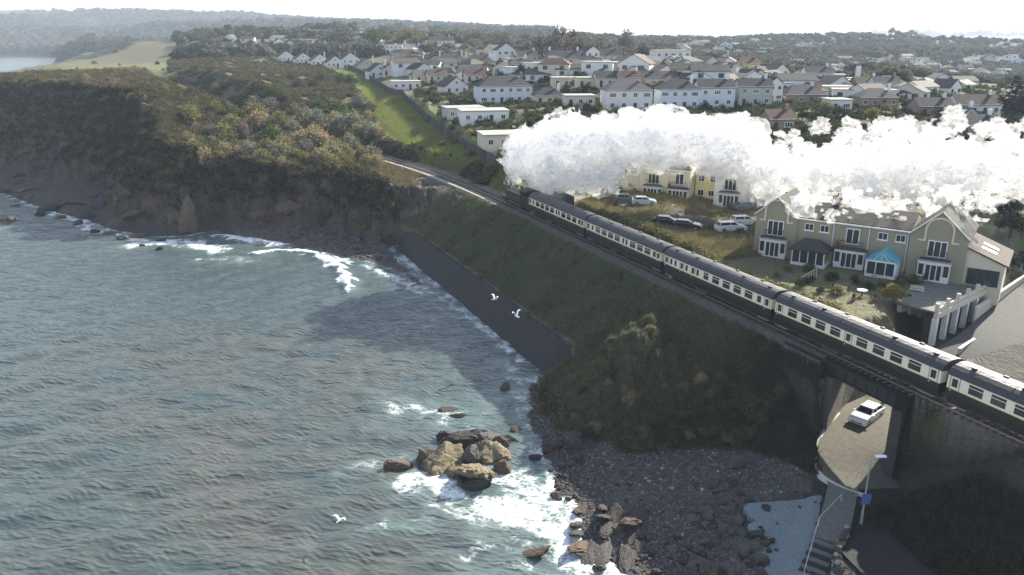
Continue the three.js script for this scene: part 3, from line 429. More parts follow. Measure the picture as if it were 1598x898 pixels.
// ---------- steam ----------
{
  const q = rng(77), C0 = [[803, 270, 145, 0.9], [808, 258, 145, 1.6], [814, 248, 144, 2.4], [824, 240, 143, 3.4], [836, 252, 142, 3.6], [848, 240, 141, 4.4], [862, 234, 140, 5.0], [900, 234, 139, 5.0], [945, 225, 138, 4.6], [990, 220, 137, 4.5], [1040, 218, 136, 4.5], [1085, 221, 135, 4.6], [1130, 226, 134, 4.9], [1170, 242, 133, 5.6], [1205, 262, 131, 5.0], [1240, 271, 129, 4.2], [1275, 270, 128, 4.9], [1310, 263, 127, 5.9], [1350, 266, 126, 6.0], [1390, 265, 126, 6.0], [1425, 260, 125, 6.3], [1460, 254, 125, 6.4], [1500, 268, 124, 5.4], [1540, 272, 124, 5.2], [1580, 256, 123, 5.0], [1625, 250, 123, 5.0], [1670, 250, 123, 5.0], [1720, 250, 123, 5.0],
    [1255, 318, 104, 1.3], [1300, 324, 103, 1.2], [1345, 320, 103, 1.7], [1392, 322, 102, 1.4], [1440, 318, 102, 1.8], [1490, 318, 101, 1.8], [1540, 312, 101, 1.9], [862, 286, 139, 1.5], [880, 284, 138, 1.9], [905, 286, 137, 1.9], [928, 284, 136, 1.9], [845, 283, 140, 1.1], [955, 278, 135, 1.6]];
  const balls = [], soft = [];
  const blob = (x, y, z, r, det, amp, seed) => { const g = new THREE.IcosahedronGeometry(1, det), p = g.attributes.position; for (let i = 0; i < p.count; i++) { const a = p.getX(i), b = p.getY(i), c = p.getZ(i); const k = 1 + amp * fbm3(a * 1.5 + seed, b * 1.5, c * 1.5, 4); p.setXYZ(i, x + a * r * k, y + b * r * k * 0.8, z + c * r * k); } return mergeVertices((g.deleteAttribute('normal'), g.deleteAttribute('uv'), g), 1e-3); };
  C0.forEach(([x, y, d, r], i) => {
    const c = atDepth(x, y, d), late = ss(1150, 1400, x), nb = i < 28 ? Math.round(8 + 7 * late) : 3; balls.push([...c, r * lerp(0.78, 0.6, late)]);
    for (let k = 0; k < nb; k++) { const a = q() * 6.28, e = Math.acos(2 * q() - 1), rr = r * (0.5 + lerp(0.3, 0.6, late) * q()); balls.push([c[0] + rr * Math.sin(e) * Math.cos(a), c[1] + rr * Math.cos(e), c[2] + rr * Math.sin(e) * Math.sin(a), r * (0.2 + lerp(0.24, 0.16, late) * q())]); }
    const ns = Math.round(3 + 7 * late); for (let k = 0; k < ns; k++) { const a = q() * 6.28, e = Math.acos(2 * q() - 1), rr = r * (1.0 + 0.35 * q()), s = r * (0.1 + 0.16 * q()); soft.push(blob(c[0] + rr * Math.cos(a), c[1] + rr * Math.sin(a), c[2] - rr * 0.35 * q(), s, 4, 1.1, i * 5 + k + 0.5)); }
  });
  // one skin round the whole plume: a distance field on a grid, roughened by noise, meshed cell by cell
  const CS = 0.42, lo = [1e9, 1e9, 1e9], hi = [-1e9, -1e9, -1e9]; for (const b of balls) for (let k = 0; k < 3; k++) { lo[k] = Math.min(lo[k], b[k] - b[3] - 3); hi[k] = Math.max(hi[k], b[k] + b[3] + 3); }
  const n = [0, 1, 2].map((k) => Math.ceil((hi[k] - lo[k]) / CS) + 1), f = new Float32Array(n[0] * n[1] * n[2]).fill(9), ID = (i, j, k) => (k * n[1] + j) * n[0] + i;
  for (const b of balls) { const R0 = [0, 1, 2].map((k) => [Math.max(0, Math.floor((b[k] - b[3] - 2.8 - lo[k]) / CS)), Math.min(n[k] - 1, Math.ceil((b[k] + b[3] + 2.8 - lo[k]) / CS))]); for (let k = R0[2][0]; k <= R0[2][1]; k++) for (let j = R0[1][0]; j <= R0[1][1]; j++) for (let i = R0[0][0]; i <= R0[0][1]; i++) { const dd = Math.hypot(lo[0] + i * CS - b[0], lo[1] + j * CS - b[1], lo[2] + k * CS - b[2]) - b[3], o = ID(i, j, k), p = f[o], h = Math.max(0.7 - Math.abs(dd - p), 0) / 0.7; f[o] = Math.min(dd, p) - h * h * 0.175; } }
  for (let k = 0; k < n[2]; k++) for (let j = 0; j < n[1]; j++) for (let i = 0; i < n[0]; i++) { const o = ID(i, j, k); if (Math.abs(f[o]) < 2.6) { const x = lo[0] + i * CS, y = lo[1] + j * CS, z = lo[2] + k * CS; f[o] += 1.1 * fbm3(x / 4.2, y / 4.2, z / 4.2, 2) - 0.75 * (1 - Math.abs(n3(x / 2.4, y / 2.4, z / 2.4)) * 2) * 0.8 + 0.45 + ss(28, 48, x) * (0.6 + 1.7 * fbm3(x / 3.3 + 5, y / 3.3, z / 3.3, 3)); } }
  const contour = (f) => { const vid = new Map(), P = [], I = [], cell = (i, j, k) => { const key = ID(i, j, k); if (vid.has(key)) return vid.get(key); let c = 0, s = [0, 0, 0]; for (let e = 0; e < 12; e++) { const ax = e >> 2, a = e & 1, b = (e >> 1) & 1, p0 = [0, 0, 0]; p0[(ax + 1) % 3] = a; p0[(ax + 2) % 3] = b; const p1 = p0.slice(); p1[ax] = 1; const f0 = f[ID(i + p0[0], j + p0[1], k + p0[2])], f1 = f[ID(i + p1[0], j + p1[1], k + p1[2])]; if ((f0 < 0) !== (f1 < 0)) { const t = f0 / (f0 - f1); for (let w = 0; w < 3; w++) s[w] += lerp(p0[w], p1[w], t); c++; } } const v = P.length / 3; P.push(lo[0] + (i + s[0] / c) * CS, lo[1] + (j + s[1] / c) * CS, lo[2] + (k + s[2] / c) * CS); vid.set(key, v); return v; };
  for (let k = 1; k < n[2] - 1; k++) for (let j = 1; j < n[1] - 1; j++) for (let i = 1; i < n[0] - 1; i++) { const a = f[ID(i, j, k)] < 0; for (let ax = 0; ax < 3; ax++) { const d = [0, 0, 0]; d[ax] = 1; const b = f[ID(i + d[0], j + d[1], k + d[2])] < 0; if (a === b) continue; const u = [0, 0, 0], v = [0, 0, 0]; u[(ax + 1) % 3] = 1; v[(ax + 2) % 3] = 1; const q4 = [cell(i, j, k), cell(i - u[0], j - u[1], k - u[2]), cell(i - u[0] - v[0], j - u[1] - v[1], k - u[2] - v[2]), cell(i - v[0], j - v[1], k - v[2])]; if (a) I.push(q4[0], q4[1], q4[2], q4[0], q4[2], q4[3]); else I.push(q4[0], q4[2], q4[1], q4[0], q4[3], q4[2]); } }
  const skin = new THREE.BufferGeometry(); skin.setAttribute('position', new THREE.BufferAttribute(new Float32Array(P), 3)); skin.setIndex(I); skin.computeVertexNormals(); return skin; };
  const offset = (iso, A, s1, B, s2, seed, thin) => { const g = f.slice(); for (let k = 0; k < n[2]; k++) for (let j = 0; j < n[1]; j++) for (let i = 0; i < n[0]; i++) { const o = ID(i, j, k); if (Math.abs(g[o]) < 3.2) { const x = lo[0] + i * CS + seed, y = lo[1] + j * CS, z = lo[2] + k * CS; g[o] += A * fbm3(x / s1 / 1.7, y / s1, z / s1, 3) + B * n3(x / s2 / 1.5, y / s2, z / s2) - iso + thin * ss(30, 52, x - seed); } } return contour(g); };
  const join = (L) => { for (const g of L) g.computeVertexNormals(); return mergeGeometries(L); };
  const steam = thing('steam_plume', 'dense white plume of steam trailing back from the locomotive over the houses', 'steam'); steam.userData.kind = 'stuff';
  const vapour = (o) => PH(0.99, 0.99, 0.99, 1, { transmission: 0.78, thickness: 0, specularIntensity: 0, ...(o < 1 ? { transparent: true, opacity: o } : {}) });
  part('billow', offset(-0.55, 0.5, 2.4, 0.1, 1.2, 10, 1.3), vapour(1), steam); part('veil', offset(0.05, 0.7, 2.0, 0.2, 0.9, 25, 1.0), vapour(0.5), steam);
  part('veil', offset(0.6, 1.2, 2.4, 0.35, 0.9, 40, 0.9), vapour(0.32), steam); part('veil', offset(1.15, 2.0, 2.8, 0.5, 1.0, 90, 0.7), vapour(0.17), steam);
  part('wisp', join(soft), vapour(0.16), steam);
}
// ---------- houses ----------
const wallC = { w: S(0.74, 0.74, 0.72, 0.85, { bumpMap: T_rough, bumpScale: 0.01 }), c: S(0.62, 0.57, 0.45, 0.85), b: S(0.64, 0.70, 0.73, 0.85), l: S(0.66, 0.65, 0.69, 0.85), p: S(0.70, 0.60, 0.52, 0.85), y: S(0.72, 0.62, 0.32, 0.85), g: S(0.45, 0.46, 0.42, 0.9), o: S(0.29, 0.27, 0.19, 0.9), k: S(0.30, 0.22, 0.17, 0.9) };
const roofC = { s: S(0.045, 0.048, 0.055, 0.85, { map: T_grain, bumpMap: T_rough, bumpScale: 0.05 }), n: S(0.095, 0.07, 0.055, 0.85, { map: T_grain, bumpMap: T_rough, bumpScale: 0.05 }), g: S(0.075, 0.095, 0.07, 0.85, { map: T_grain, bumpMap: T_rough, bumpScale: 0.05 }), r: S(0.11, 0.055, 0.042, 0.85, { map: T_grain, bumpMap: T_rough, bumpScale: 0.05 }), e: S(0.14, 0.138, 0.13, 0.85, { map: T_grain, bumpMap: T_rough, bumpScale: 0.05 }), o: S(0.17, 0.16, 0.075, 0.85, { map: T_grain, bumpMap: T_rough, bumpScale: 0.05 }) };
const DARK = S(0.03, 0.035, 0.035, 0.7), FRAME = S(0.78, 0.79, 0.78, 0.5), PANE = PH(0.035, 0.05, 0.055, 0.06, {});
function roofGeo(type, w, d, rise, over = 0.3) { // over a footprint x -w/2..w/2, z 0..-d, eaves at y 0
  const a = -w / 2 - over, b = w / 2 + over, f = over, k = -d - over, m = -d / 2, th = 0.16, t = [];
  const slab = (q) => { const lo = q.map((p) => [p[0], p[1] - th, p[2]]), n = q.length; for (let i = 1; i + 1 < n; i++) { t.push([q[0], q[i], q[i + 1]], [lo[0], lo[i + 1], lo[i]]); } for (let i = 0; i < n; i++) { const j = (i + 1) % n; t.push(...quad(q[i], lo[i], lo[j], q[j])); } };
  const dip = -over * rise / (d / 2);
  if (type === 'gx') { slab([[a, dip, f], [b, dip, f], [b, rise, m], [a, rise, m]]); slab([[b, dip, k], [a, dip, k], [a, rise, m], [b, rise, m]]); }
  else if (type === 'gz') { const dz = -over * rise / (w / 2); slab([[a, dz, f], [0, rise, f], [0, rise, k], [a, dz, k]]); slab([[0, rise, f], [b, dz, f], [b, dz, k], [0, rise, k]]); }
  else if (type === 'hip') { const e = Math.min(w, d) / 2, x0 = w > d ? -w / 2 + e * 0.9 : -0.05, z0 = w > d ? m : -d / 2 + (d - w) / 2, z1 = w > d ? m : -d / 2 - (d - w) / 2; const A = [x0, rise, z1], B = [-x0, rise, z1], C = [-x0, rise, z0], E = [x0, rise, z0];
    slab(w > d ? [[a, dip, f], [b, dip, f], B, A] : [[a, dip, f], [b, dip, f], C, E]); slab(w > d ? [[b, dip, f], [b, dip, k], B] : [[b, dip, f], [b, dip, k], B, C]); slab([[b, dip, k], [a, dip, k], A, B]); slab(w > d ? [[a, dip, k], [a, dip, f], A] : [[a, dip, k], [a, dip, f], E, A]); }
  else return merge([rbox(0, 0.14, m, w + 2 * over, 0.28, d + 2 * over, 0.04, 1)]);
  const uv = t.map((q) => q.map((p) => [(p[0] + p[2]) / 3, (p[1] * 2 + p[2]) / 3])); return soup(t, uv);
}
const riseOf = (type, w, d) => type === 'gx' ? d * 0.30 : type === 'gz' ? w * 0.34 : type === 'hip' ? Math.min(w, d) * 0.30 : 0;
function wallGeo(type, w, d, eh, rise, drop = 2.5) {
  const L = [box(0, (eh - drop) / 2, -d / 2, w, eh + drop, d)];
  if (type === 'gx') for (const s of [-1, 1]) { const g = prism([[0, 0], [d, 0], [d / 2, rise]], 'z', 0, 0.2); g.rotateY(Math.PI / 2); g.translate(s * (w / 2 - 0.1) - 0.1, eh - 0.02, 0); L.push(g); }
  if (type === 'gz') L.push(prism([[-w / 2, eh - 0.02], [w / 2, eh - 0.02], [0, eh + rise]], 'z', -d, 0));
  return merge(L);
}
function addWindow(parent, x, y, z, w, h, mull = 1, side = 0, frame = FRAME) { // side: 0 front, 1 right wall, -1 left wall
  const f = part('window', winFrame(w, h, Math.max(0.07, w * 0.06), 0.14, mull, 0), frame, parent, [x, y, z]); if (side) f.rotation.y = side * Math.PI / 2;
  part('pane', paneG(+(w - 0.08).toFixed(2), +(h - 0.08).toFixed(2), 0.08), PANE, f); part('sill', paneG(w + 0.16, 0.08, 0.3), frame, f, [0, -h / 2 - 0.04, 0.05]); return f;
}
function house(pos, w, d, st, type, wc, rc, yaw, label, opt = {}) {
  const o = thing(opt.name || 'house', label, opt.cat || 'house', pos, yaw, opt.group), eh = st * 2.65 + 0.25, rise = opt.rise ?? riseOf(type, w, d);
  part('wall', wallGeo(type, w, d, eh, rise), wallC[wc], o); const rf = part('roof', roofGeo(type, w, d, rise), type === 'flat' ? FLATR : roofC[rc], o, [0, eh + 0.02, 0]);
  const ch = opt.chimney ?? 1; for (let k = 0; k < ch; k++) { const x = (k ? -1 : 1) * w * (opt.cx ?? 0.36); const top = Math.max(rise, 0.3) + 0.9; part('chimney', [box(x, top / 2, -d * 0.5, 0.75, top, 0.6), box(x, top, -d * 0.5, 0.85, 0.12, 0.7), cyl(x - 0.17, top + 0.2, -d * 0.5, 0.1, 0.12, 0.35), cyl(x + 0.17, top + 0.2, -d * 0.5, 0.1, 0.12, 0.35)], opt.chim || wallC[wc], rf); }
  const n = Math.max(2, Math.round(w / 2.9));
  for (let s = 0; s < st; s++) for (let i = 0; i < n; i++) { const x = -w / 2 + (i + 0.5) * w / n + (opt.j || 0), big = (i + s * 2 + n) % 3 === 0; if (s === 0 && i === (n > 3 ? 2 : 0) && !opt.nodoor) { const dr = part('door', rbox(x, 1.02, 0.02, 0.95, 2.05, 0.12, 0.02, 1), opt.door || DARK, o); part('handle', box(x + 0.35, 1, 0.1, 0.06, 0.06, 0.06), FRAME, dr); continue; } addWindow(o, x, s * 2.65 + 1.5, 0.02, big ? Math.min(1.9, w / n - 0.6) : 1.15, 1.15, big ? 2 : 1); }
  for (let s = 0; s < st; s++) addWindow(o, w / 2 + 0.02, s * 2.65 + 1.5, -d * (s ? 0.5 : 0.35), 1.1, 1.1, 1, 1);
  if (type === 'gz' && st < 2) addWindow(o, 0, eh + rise * 0.35, 0.02, 0.9, 0.9, 1);
  if (type !== 'flat') part('gutter', box(0, eh - 0.12, 0.32, w + 0.5, 0.1, 0.1), FRAME, o);
  return o;
}
const FLATR = S(0.42, 0.42, 0.40, 0.9, { map: T_grain });
const TOWN = [ // base x, base y, width in the photograph, storeys, roof, wall, roof colour, turn, label
  [462, 72, 44, 2, 'flat', 'w', 's', 0.1, 'long white flat-fronted block on the skyline left of the trees'],
  [415, 80, 28, 1, 'gx', 'w', 'e', 0.2, 'small pale house low on the hill at the far left of the estate'],
  [372, 90, 44, 1, 'gx', 'w', 'e', 0.15, 'long white bungalow row end beside the headland field, second from the left'],
  [330, 88, 38, 1, 'gx', 'w', 'e', 0.15, 'leftmost white bungalow at the edge of the headland field'],
  [447, 96, 26, 1, 'gz', 'w', 'g', 0.5, 'green-roofed gabled bungalow, leftmost of the row behind the bank'],
  [474, 99, 26, 1, 'gz', 'w', 'g', 0.5, 'second green-roofed gabled bungalow of the row behind the bank'],
  [500, 102, 28, 1, 'gz', 'w', 'n', 0.5, 'brown-roofed gabled bungalow, third of the row behind the bank'],
  [524, 105, 28, 1, 'gz', 'w', 's', 0.5, 'slate-roofed gabled bungalow, fourth of the row behind the bank'],
  [548, 108, 28, 2, 'gz', 'b', 's', 0.45, 'pale blue gabled house, fifth of the row behind the bank'],
  [573, 113, 36, 1, 'gz', 'g', 'o', 0.4, 'bungalow with an olive mossy roof near the dark fence'],
  [594, 121, 34, 1, 'gz', 'b', 's', 0.5, 'dark-roofed bungalow with a pale blue gable near the fence'],
  [608, 84, 40, 2, 'flat', 'w', 's', 0.1, 'bright white two-storey box house standing above the left rows'],
  [613, 118, 30, 1, 'gz', 'p', 'n', 0.3, 'narrow brown-roofed bungalow between slate-roofed neighbours'],
  [641, 92, 36, 1, 'gx', 'l', 'n', 0.1, 'lilac bungalow with a purple-brown roof on the hill'],
  [643, 106, 46, 1, 'hip', 'l', 's', 0.1, 'long low lilac-white bungalow with a shallow slate roof'],
  [684, 76, 48, 2, 'gx', 'w', 'n', 0.05, 'white house with tall end chimneys below the skyline trees'],
  [705, 103, 48, 1, 'hip', 'l', 'g', 0.15, 'lilac bungalow under a broad green hipped roof'],
  [748, 108, 52, 1, 'hip', 'w', 'n', 0.15, 'wide white bungalow with a brown hipped roof'],
  [635, 140, 44, 1, 'flat', 'w', 's', 0.25, 'flat-roofed white bungalow with a dark picture window near the fence'],
  [665, 128, 34, 1, 'gx', 'c', 'e', 0.3, 'cream bungalow with a flat grey roof above the fence'],
  [684, 128, 30, 1, 'gx', 'c', 'n', 0.3, 'small cream bungalow hemmed in by darker roofs'],
  [713, 147, 40, 1, 'gz', 'w', 'n', 0.55, 'cream gabled bungalow with a bright sunlit side wall'],
  [744, 128, 34, 1, 'gx', 'p', 'r', 0.2, 'pinkish bungalow with a dark red roof'],
  [790, 162, 84, 2, 'hip', 'b', 's', 0.25, 'large white and pale blue two-storey house with a slate hipped roof'],
  [728, 186, 60, 1, 'flat', 'g', 's', 0.3, 'grey flat-roofed bungalow with a dark garage door'],
  [758, 192, 74, 1, 'flat', 'w', 's', 0.2, 'white flat-roofed bungalow with three windows above the railway bank'],
  [797, 232, 84, 1, 'flat', 'c', 's', 0.22, 'cream flat-roofed bungalow just behind the front of the steam'],
  [790, 98, 30, 2, 'gz', 'w', 's', 0.3, 'white gabled house with a dormer above the large blue house'],
  [812, 110, 34, 1, 'hip', 'p', 'n', 0.3, 'brown hip-roofed bungalow behind the large blue house'],
  [836, 124, 34, 2, 'flat', 'w', 's', 0.2, 'tall white box house right of the large blue house'],
  [824, 97, 32, 1, 'gx', 'l', 's', 0.2, 'purple-roofed cottage with a white chimney on the ridge'],
  [882, 102, 62, 1, 'gx', 'w', 's', 0.1, 'long dark-roofed bungalow below the big bare trees'],
  [945, 97, 50, 1, 'gx', 'w', 's', 0.05, 'long low dark-roofed bungalow right of the bare trees'],
  [925, 102, 22, 2, 'gz', 'w', 's', 0.3, 'narrow white gabled house beside the long dark roof'],
  [884, 136, 42, 1, 'flat', 'c', 's', 0.1, 'cream flat-fronted bungalow, leftmost of the cream row'],
  [920, 137, 36, 1, 'flat', 'c', 's', 0.1, 'cream flat-fronted bungalow, second of the cream row'],
  [952, 136, 42, 1, 'gx', 'c', 's', 0.1, 'cream bungalow with a dark roof, middle of the cream row'],
  [984, 136, 34, 1, 'gx', 'p', 'r', 0.1, 'pinkish bungalow with a red-brown roof in the cream row'],
  [1012, 136, 34, 1, 'gx', 'c', 's', 0.1, 'cream bungalow with a slate roof, fifth of the cream row'],
  [1042, 136, 32, 1, 'gx', 'c', 'n', 0.1, 'cream bungalow with a brown roof, right end of the cream row'],
  [1050, 102, 56, 2, 'flat', 'w', 's', 0.1, 'large white modern house with a tower above the cream row'],
  [858, 164, 46, 1, 'hip', 'c', 's', 0.15, 'cream bungalow with a pointed slate hipped roof'],
  [906, 167, 46, 1, 'flat', 'p', 's', 0.1, 'pale pink flat-roofed bungalow beside the pointed slate roof'],
  [982, 173, 72, 2, 'hip', 'w', 'e', 0.1, 'large house with a broad grey hipped roof right above the steam'],
  [1060, 171, 62, 2, 'hip', 'b', 's', 0.05, 'pale blue two-storey house with two small upper windows'],
  [1118, 168, 56, 2, 'gx', 'b', 's', 0.05, 'pale blue house with a long dark roof above the steam'],
  [1178, 166, 52, 2, 'gx', 'g', 's', 0.0, 'grey house with a dark roof and bay windows above the steam'],
  [1171, 123, 28, 2, 'gx', 'y', 'r', 0.1, 'yellow house with a reddish roof standing among grey roofs'],
  [1130, 106, 26, 2, 'gz', 'c', 'n', 0.2, 'small cream gabled house on the hill right of the white tower'],
  [1100, 136, 40, 1, 'hip', 'p', 's', 0.1, 'dark hip-roofed house right of the cream row'],
  [1142, 138, 36, 1, 'hip', 'g', 's', 0.1, 'grey house with a dark hipped roof below the yellow house'],
  [1209, 160, 26, 2, 'gz', 'w', 's', 0.3, 'narrow white gabled house with a dark window'],
  [1258, 163, 66, 1, 'hip', 'k', 's', 0.1, 'dark-roofed bungalow with brown walls and a small white dormer'],
  [1278, 136, 42, 2, 'gx', 'b', 's', 0.0, 'blue-white gabled house on the right-hand hill'],
  [1307, 150, 46, 1, 'flat', 'c', 's', 0.0, 'cream flat-roofed bungalow right of the blue-white house'],
  [1354, 142, 36, 1, 'gx', 'k', 'n', 0.0, 'brown-roofed house beside the tall white chimney'],
  [1372, 168, 58, 1, 'hip', 'k', 'e', 0.0, 'brown house with broad grey hipped roof above the steam'],
  [1385, 142, 40, 1, 'gx', 'b', 's', 0.0, 'bluish house half hidden by roofs, right of the brown house'],
  [1312, 174, 34, 1, 'flat', 'w', 's', 0.0, 'low white flat-roofed outbuilding in the hedges'],
  [1460, 183, 54, 1, 'gx', 'k', 's', 0.0, 'dark brick house with two white windows near the dark tree'],
  [1528, 180, 66, 1, 'gx', 'w', 'n', -0.05, 'long bungalow with a brown roof beside the dark tree'],
  [1528, 216, 66, 1, 'gx', 'k', 's', 0.0, 'dark bungalow half hidden behind the steam on the right'],
  [1512, 200, 36, 1, 'gz', 'g', 's', 0.1, 'grey gabled bungalow behind the steam near the dark tree'],
  [1220, 205, 40, 1, 'gx', 'k', 'r', 0.1, 'red-roofed house with its roof above the steam'],
];
for (const [x, y, wpx, st, ty, wc, rc, yaw, label] of TOWN) {
  const p = ground(x, y, 120), w = wpx * p[3] / F, d = clamp(w * 0.7, 6.5, 9.5);
  house([p[0], p[1], p[2]], w, d, st, ty, wc, rc, yaw, label, { chimney: ty === 'flat' ? 0 : w > 13 ? 2 : 1, chim: R() < 0.5 ? wallC.w : wallC.k });
}
{ const p = ground(1336, 140, 120), c = thing('chimney_stack', 'tall white sunlit chimney stack beside a brown-roofed house', 'chimney', p.slice(0, 3)); part('stack', rbox(0, 4, 0, 1.6, 9, 1.1, 0.05, 1), wallC.w, c); part('pot', cyl(-0.4, 8.8, 0, 0.16, 0.2, 0.7), S(0.4, 0.2, 0.12), c); part('pot', cyl(0.4, 8.8, 0, 0.16, 0.2, 0.7), S(0.4, 0.2, 0.12), c); }
// far houses: small, walls, roof and a window or two; the smallest are joined
const TINY = {};
function smallHouse(p, w, wc, rc, ty, yaw, label, group, tiny) {
  const st = w > 11.5 ? 2 : 1, eh = st * 2.7, d = 7.5, rise = riseOf(ty, w, d) * 0.8;
  if (tiny) {
    const m = new THREE.Matrix4().makeRotationY(yaw).setPosition(...p), put = (n, mat, g) => (TINY[n + mat.uuid] ??= [n, mat, []])[2].push(g.applyMatrix4(m));
    put('walls', wallC[wc], wallGeo(ty, w, d, eh, rise)); put('roofs', ty === 'flat' ? FLATR : roofC[rc], roofGeo(ty, w, d, rise).translate(0, eh, 0)); for (const k of [-0.27, 0.27]) put('windows', PANE, box(k * w, eh - 1.4, 0.03, 1.7, 1.4, 0.1)); return;
  }
  const o = thing('house', label, 'house', p, yaw, group);
  part('wall', wallGeo(ty, w, d, eh, rise), wallC[wc], o); part('roof', roofGeo(ty, w, d, rise), ty === 'flat' ? FLATR : roofC[rc], o, [0, eh, 0]);
  for (const k of [-0.27, 0.27]) part('window', paneG(1.7, 1.4, 0.1), PANE, o, [k * w, eh - 1.4, 0.03]);
}
{
  const q = rng(31), area = (n, x0, x1, y0, y1, label, group, wmin, wmax, far = 0) => { for (let i = 0; i < n; i++) { const p = ground(lerp(x0, x1, (i + 0.15 + 0.7 * q()) / n), lerp(y0, y1, q()), 250); if (!p || p[3] > 6500 || p[3] < far) continue; const wd = lerp(wmin, wmax, q()), wc = 'wwcbwcp'[(q() * 7) | 0], rc = 'snegsnessger'[(q() * 12) | 0], ty = ['gx', 'hip', 'gz', 'flat', 'gx'][(q() * 5) | 0], third = ['left part', 'middle', 'right part'][Math.min(2, (3 * (i + 0.5) / n) | 0)];
    const roofWord = ty === 'flat' ? 'flat-roofed' : { s: 'slate', n: 'brown', e: 'grey', g: 'green', r: 'red' }[rc] + ({ gx: '-roofed', hip: ' hip-roofed', gz: ' front-gabled' })[ty];
    smallHouse(p.slice(0, 3), wd, wc, rc, ty, (q() - 0.4) * 1.3, `${roofWord} ${{ w: 'white', c: 'cream', b: 'bluish', p: 'pinkish' }[wc]} ${label}, in the ${third}`, group, far); } };
  area(40, 1195, 1310, 62, 120, 'small house up the hazy hillside right of centre', 'houses up the hazy right hillside', 8, 12);
  area(26, 1300, 1420, 95, 128, 'small house low in the hazy right valley', 'houses in the right valley', 9, 15, 500);
  area(44, 1380, 1590, 92, 135, 'faint house below the wooded far hill', 'houses below the far right hill', 9, 15, 450);
  area(26, 1050, 1200, 56, 92, 'small house behind the white tower house', 'houses behind the tower house', 9, 14);
  area(16, 1380, 1590, 52, 60, 'tiny house on the right hill skyline', 'houses on the right skyline', 10, 16, 700);
  area(30, 1200, 1560, 118, 205, 'small house among trees right above the steam', 'houses among the trees on the right', 8, 12);
  area(60, 175, 300, 50, 76, 'tiny house in the far valley beyond the field', 'houses in the far left valley', 10, 15, 900);
  area(44, 430, 650, 64, 84, 'small house on the wooded left skyline', 'houses on the left skyline', 8, 12, 430);
  area(40, 300, 470, 68, 88, 'small house on the slope above the field', 'houses on the slope above the field', 8, 12);
  area(8, 385, 480, 42, 52, 'house on the far left skyline', 'white houses on the left skyline', 9, 13);
  area(40, 620, 870, 84, 128, 'small house packed in the middle town', 'houses packed in the middle town', 8, 12);
  area(34, 1060, 1200, 104, 152, 'small house packed right of the cream row', 'houses packed right of the cream row', 8, 12);
  area(26, 860, 1050, 104, 130, 'small house behind the cream row', 'houses packed behind the cream row', 8, 12);
}
{ const o = thing('houses', 'tiny pale houses scattered over the hazy far valleys and hillsides', 'houses'); o.userData.kind = 'stuff'; for (const k in TINY) part(TINY[k][0], TINY[k][2], TINY[k][1], o); }
// ---------- the two terraces beside the line ----------
const ROOFT = S(0.030, 0.030, 0.025, 0.85, { map: T_grain, bumpMap: T_rough, bumpScale: 0.05 }), STEEL = S(0.05, 0.05, 0.05, 0.5);  // terrace roofs near black: shade of the plume is painted into their colour
const TW0 = [34.1, -107.8], TE = [0.823, 0.567], tPos = (s, b, y = 11.3) => [TW0[0] + TE[0] * s - 0.567 * b, y, TW0[1] + TE[1] * s + 0.823 * b], TYAW = Math.atan2(-0.567, 0.823);
function archGeo(w, h, t, dep) { const s = new THREE.Shape(); const r = w / 2; s.moveTo(-r - 0.6, 0); s.lineTo(-r - 0.6, t); s.lineTo(-r, t); s.absarc(0, h, r, Math.PI, 0, true); s.lineTo(r, t); s.lineTo(r + 0.6, t); s.lineTo(r + 0.6, 0); s.lineTo(r - t, 0); s.lineTo(r - t, h); s.absarc(0, h, r - t, 0, Math.PI, false); s.lineTo(-r + t, 0); return new THREE.ExtrudeGeometry(s, { depth: dep, bevelEnabled: false, curveSegments: 20 }); }
function frenchDoors(o, x, y, z, w, h, n = 3, frame = FRAME) { const f = part('french_door', winFrame(w, h, 0.12, 0.16, n - 1, 0), frame, o, [x, y + h / 2, z]); for (let i = 0; i < n; i++) part('pane', paneG(+(w / n - 0.14).toFixed(2), +(h - 0.26).toFixed(2), 0.06), PANE, f, [-w / 2 + (i + 0.5) * w / n, 0, 0]); return f; }
function bay(o, x, w, dep, h, roofM, name = 'bay') { // glazed bay with a lean-to lid
  const b = part(name, [box(x, 0.2, dep / 2, w, 0.9, dep), box(x, h - 0.15, dep / 2, w + 0.1, 0.3, dep)], FRAME, o); for (const s of [-1, 1]) { const f = part('side_light', winFrame(dep, h - 0.9, 0.1, 0.12, 0, 0), FRAME, b, [x + s * (w / 2 - 0.06), 0.65 + (h - 0.9) / 2, dep / 2]); f.rotation.y = Math.PI / 2; }
  frenchDoors(o, x, 0.1, dep - 0.02, w * 0.55, h - 0.4, 3); for (const s of [-1, 1]) addWindow(o, x + s * w * 0.39, 0.65 + (h - 0.9) / 2, dep - 0.02, w * 0.2, h - 1.0, 0); part('bay_roof', rbox(x, h + 0.08, dep / 2 + 0.1, w + 0.4, 0.18, dep + 0.3, 0.04, 1), roofM, o); return b;
}
function railing(o, x, y, z, w) { const L = [box(x, y + 0.95, z, w, 0.06, 0.06), box(x, y + 0.1, z, w, 0.05, 0.05)]; for (let i = 0; i <= w / 0.16; i++) L.push(box(x - w / 2 + i * 0.16, y + 0.5, z, 0.03, 0.9, 0.03)); part('balcony_railing', L, STEEL, o); }
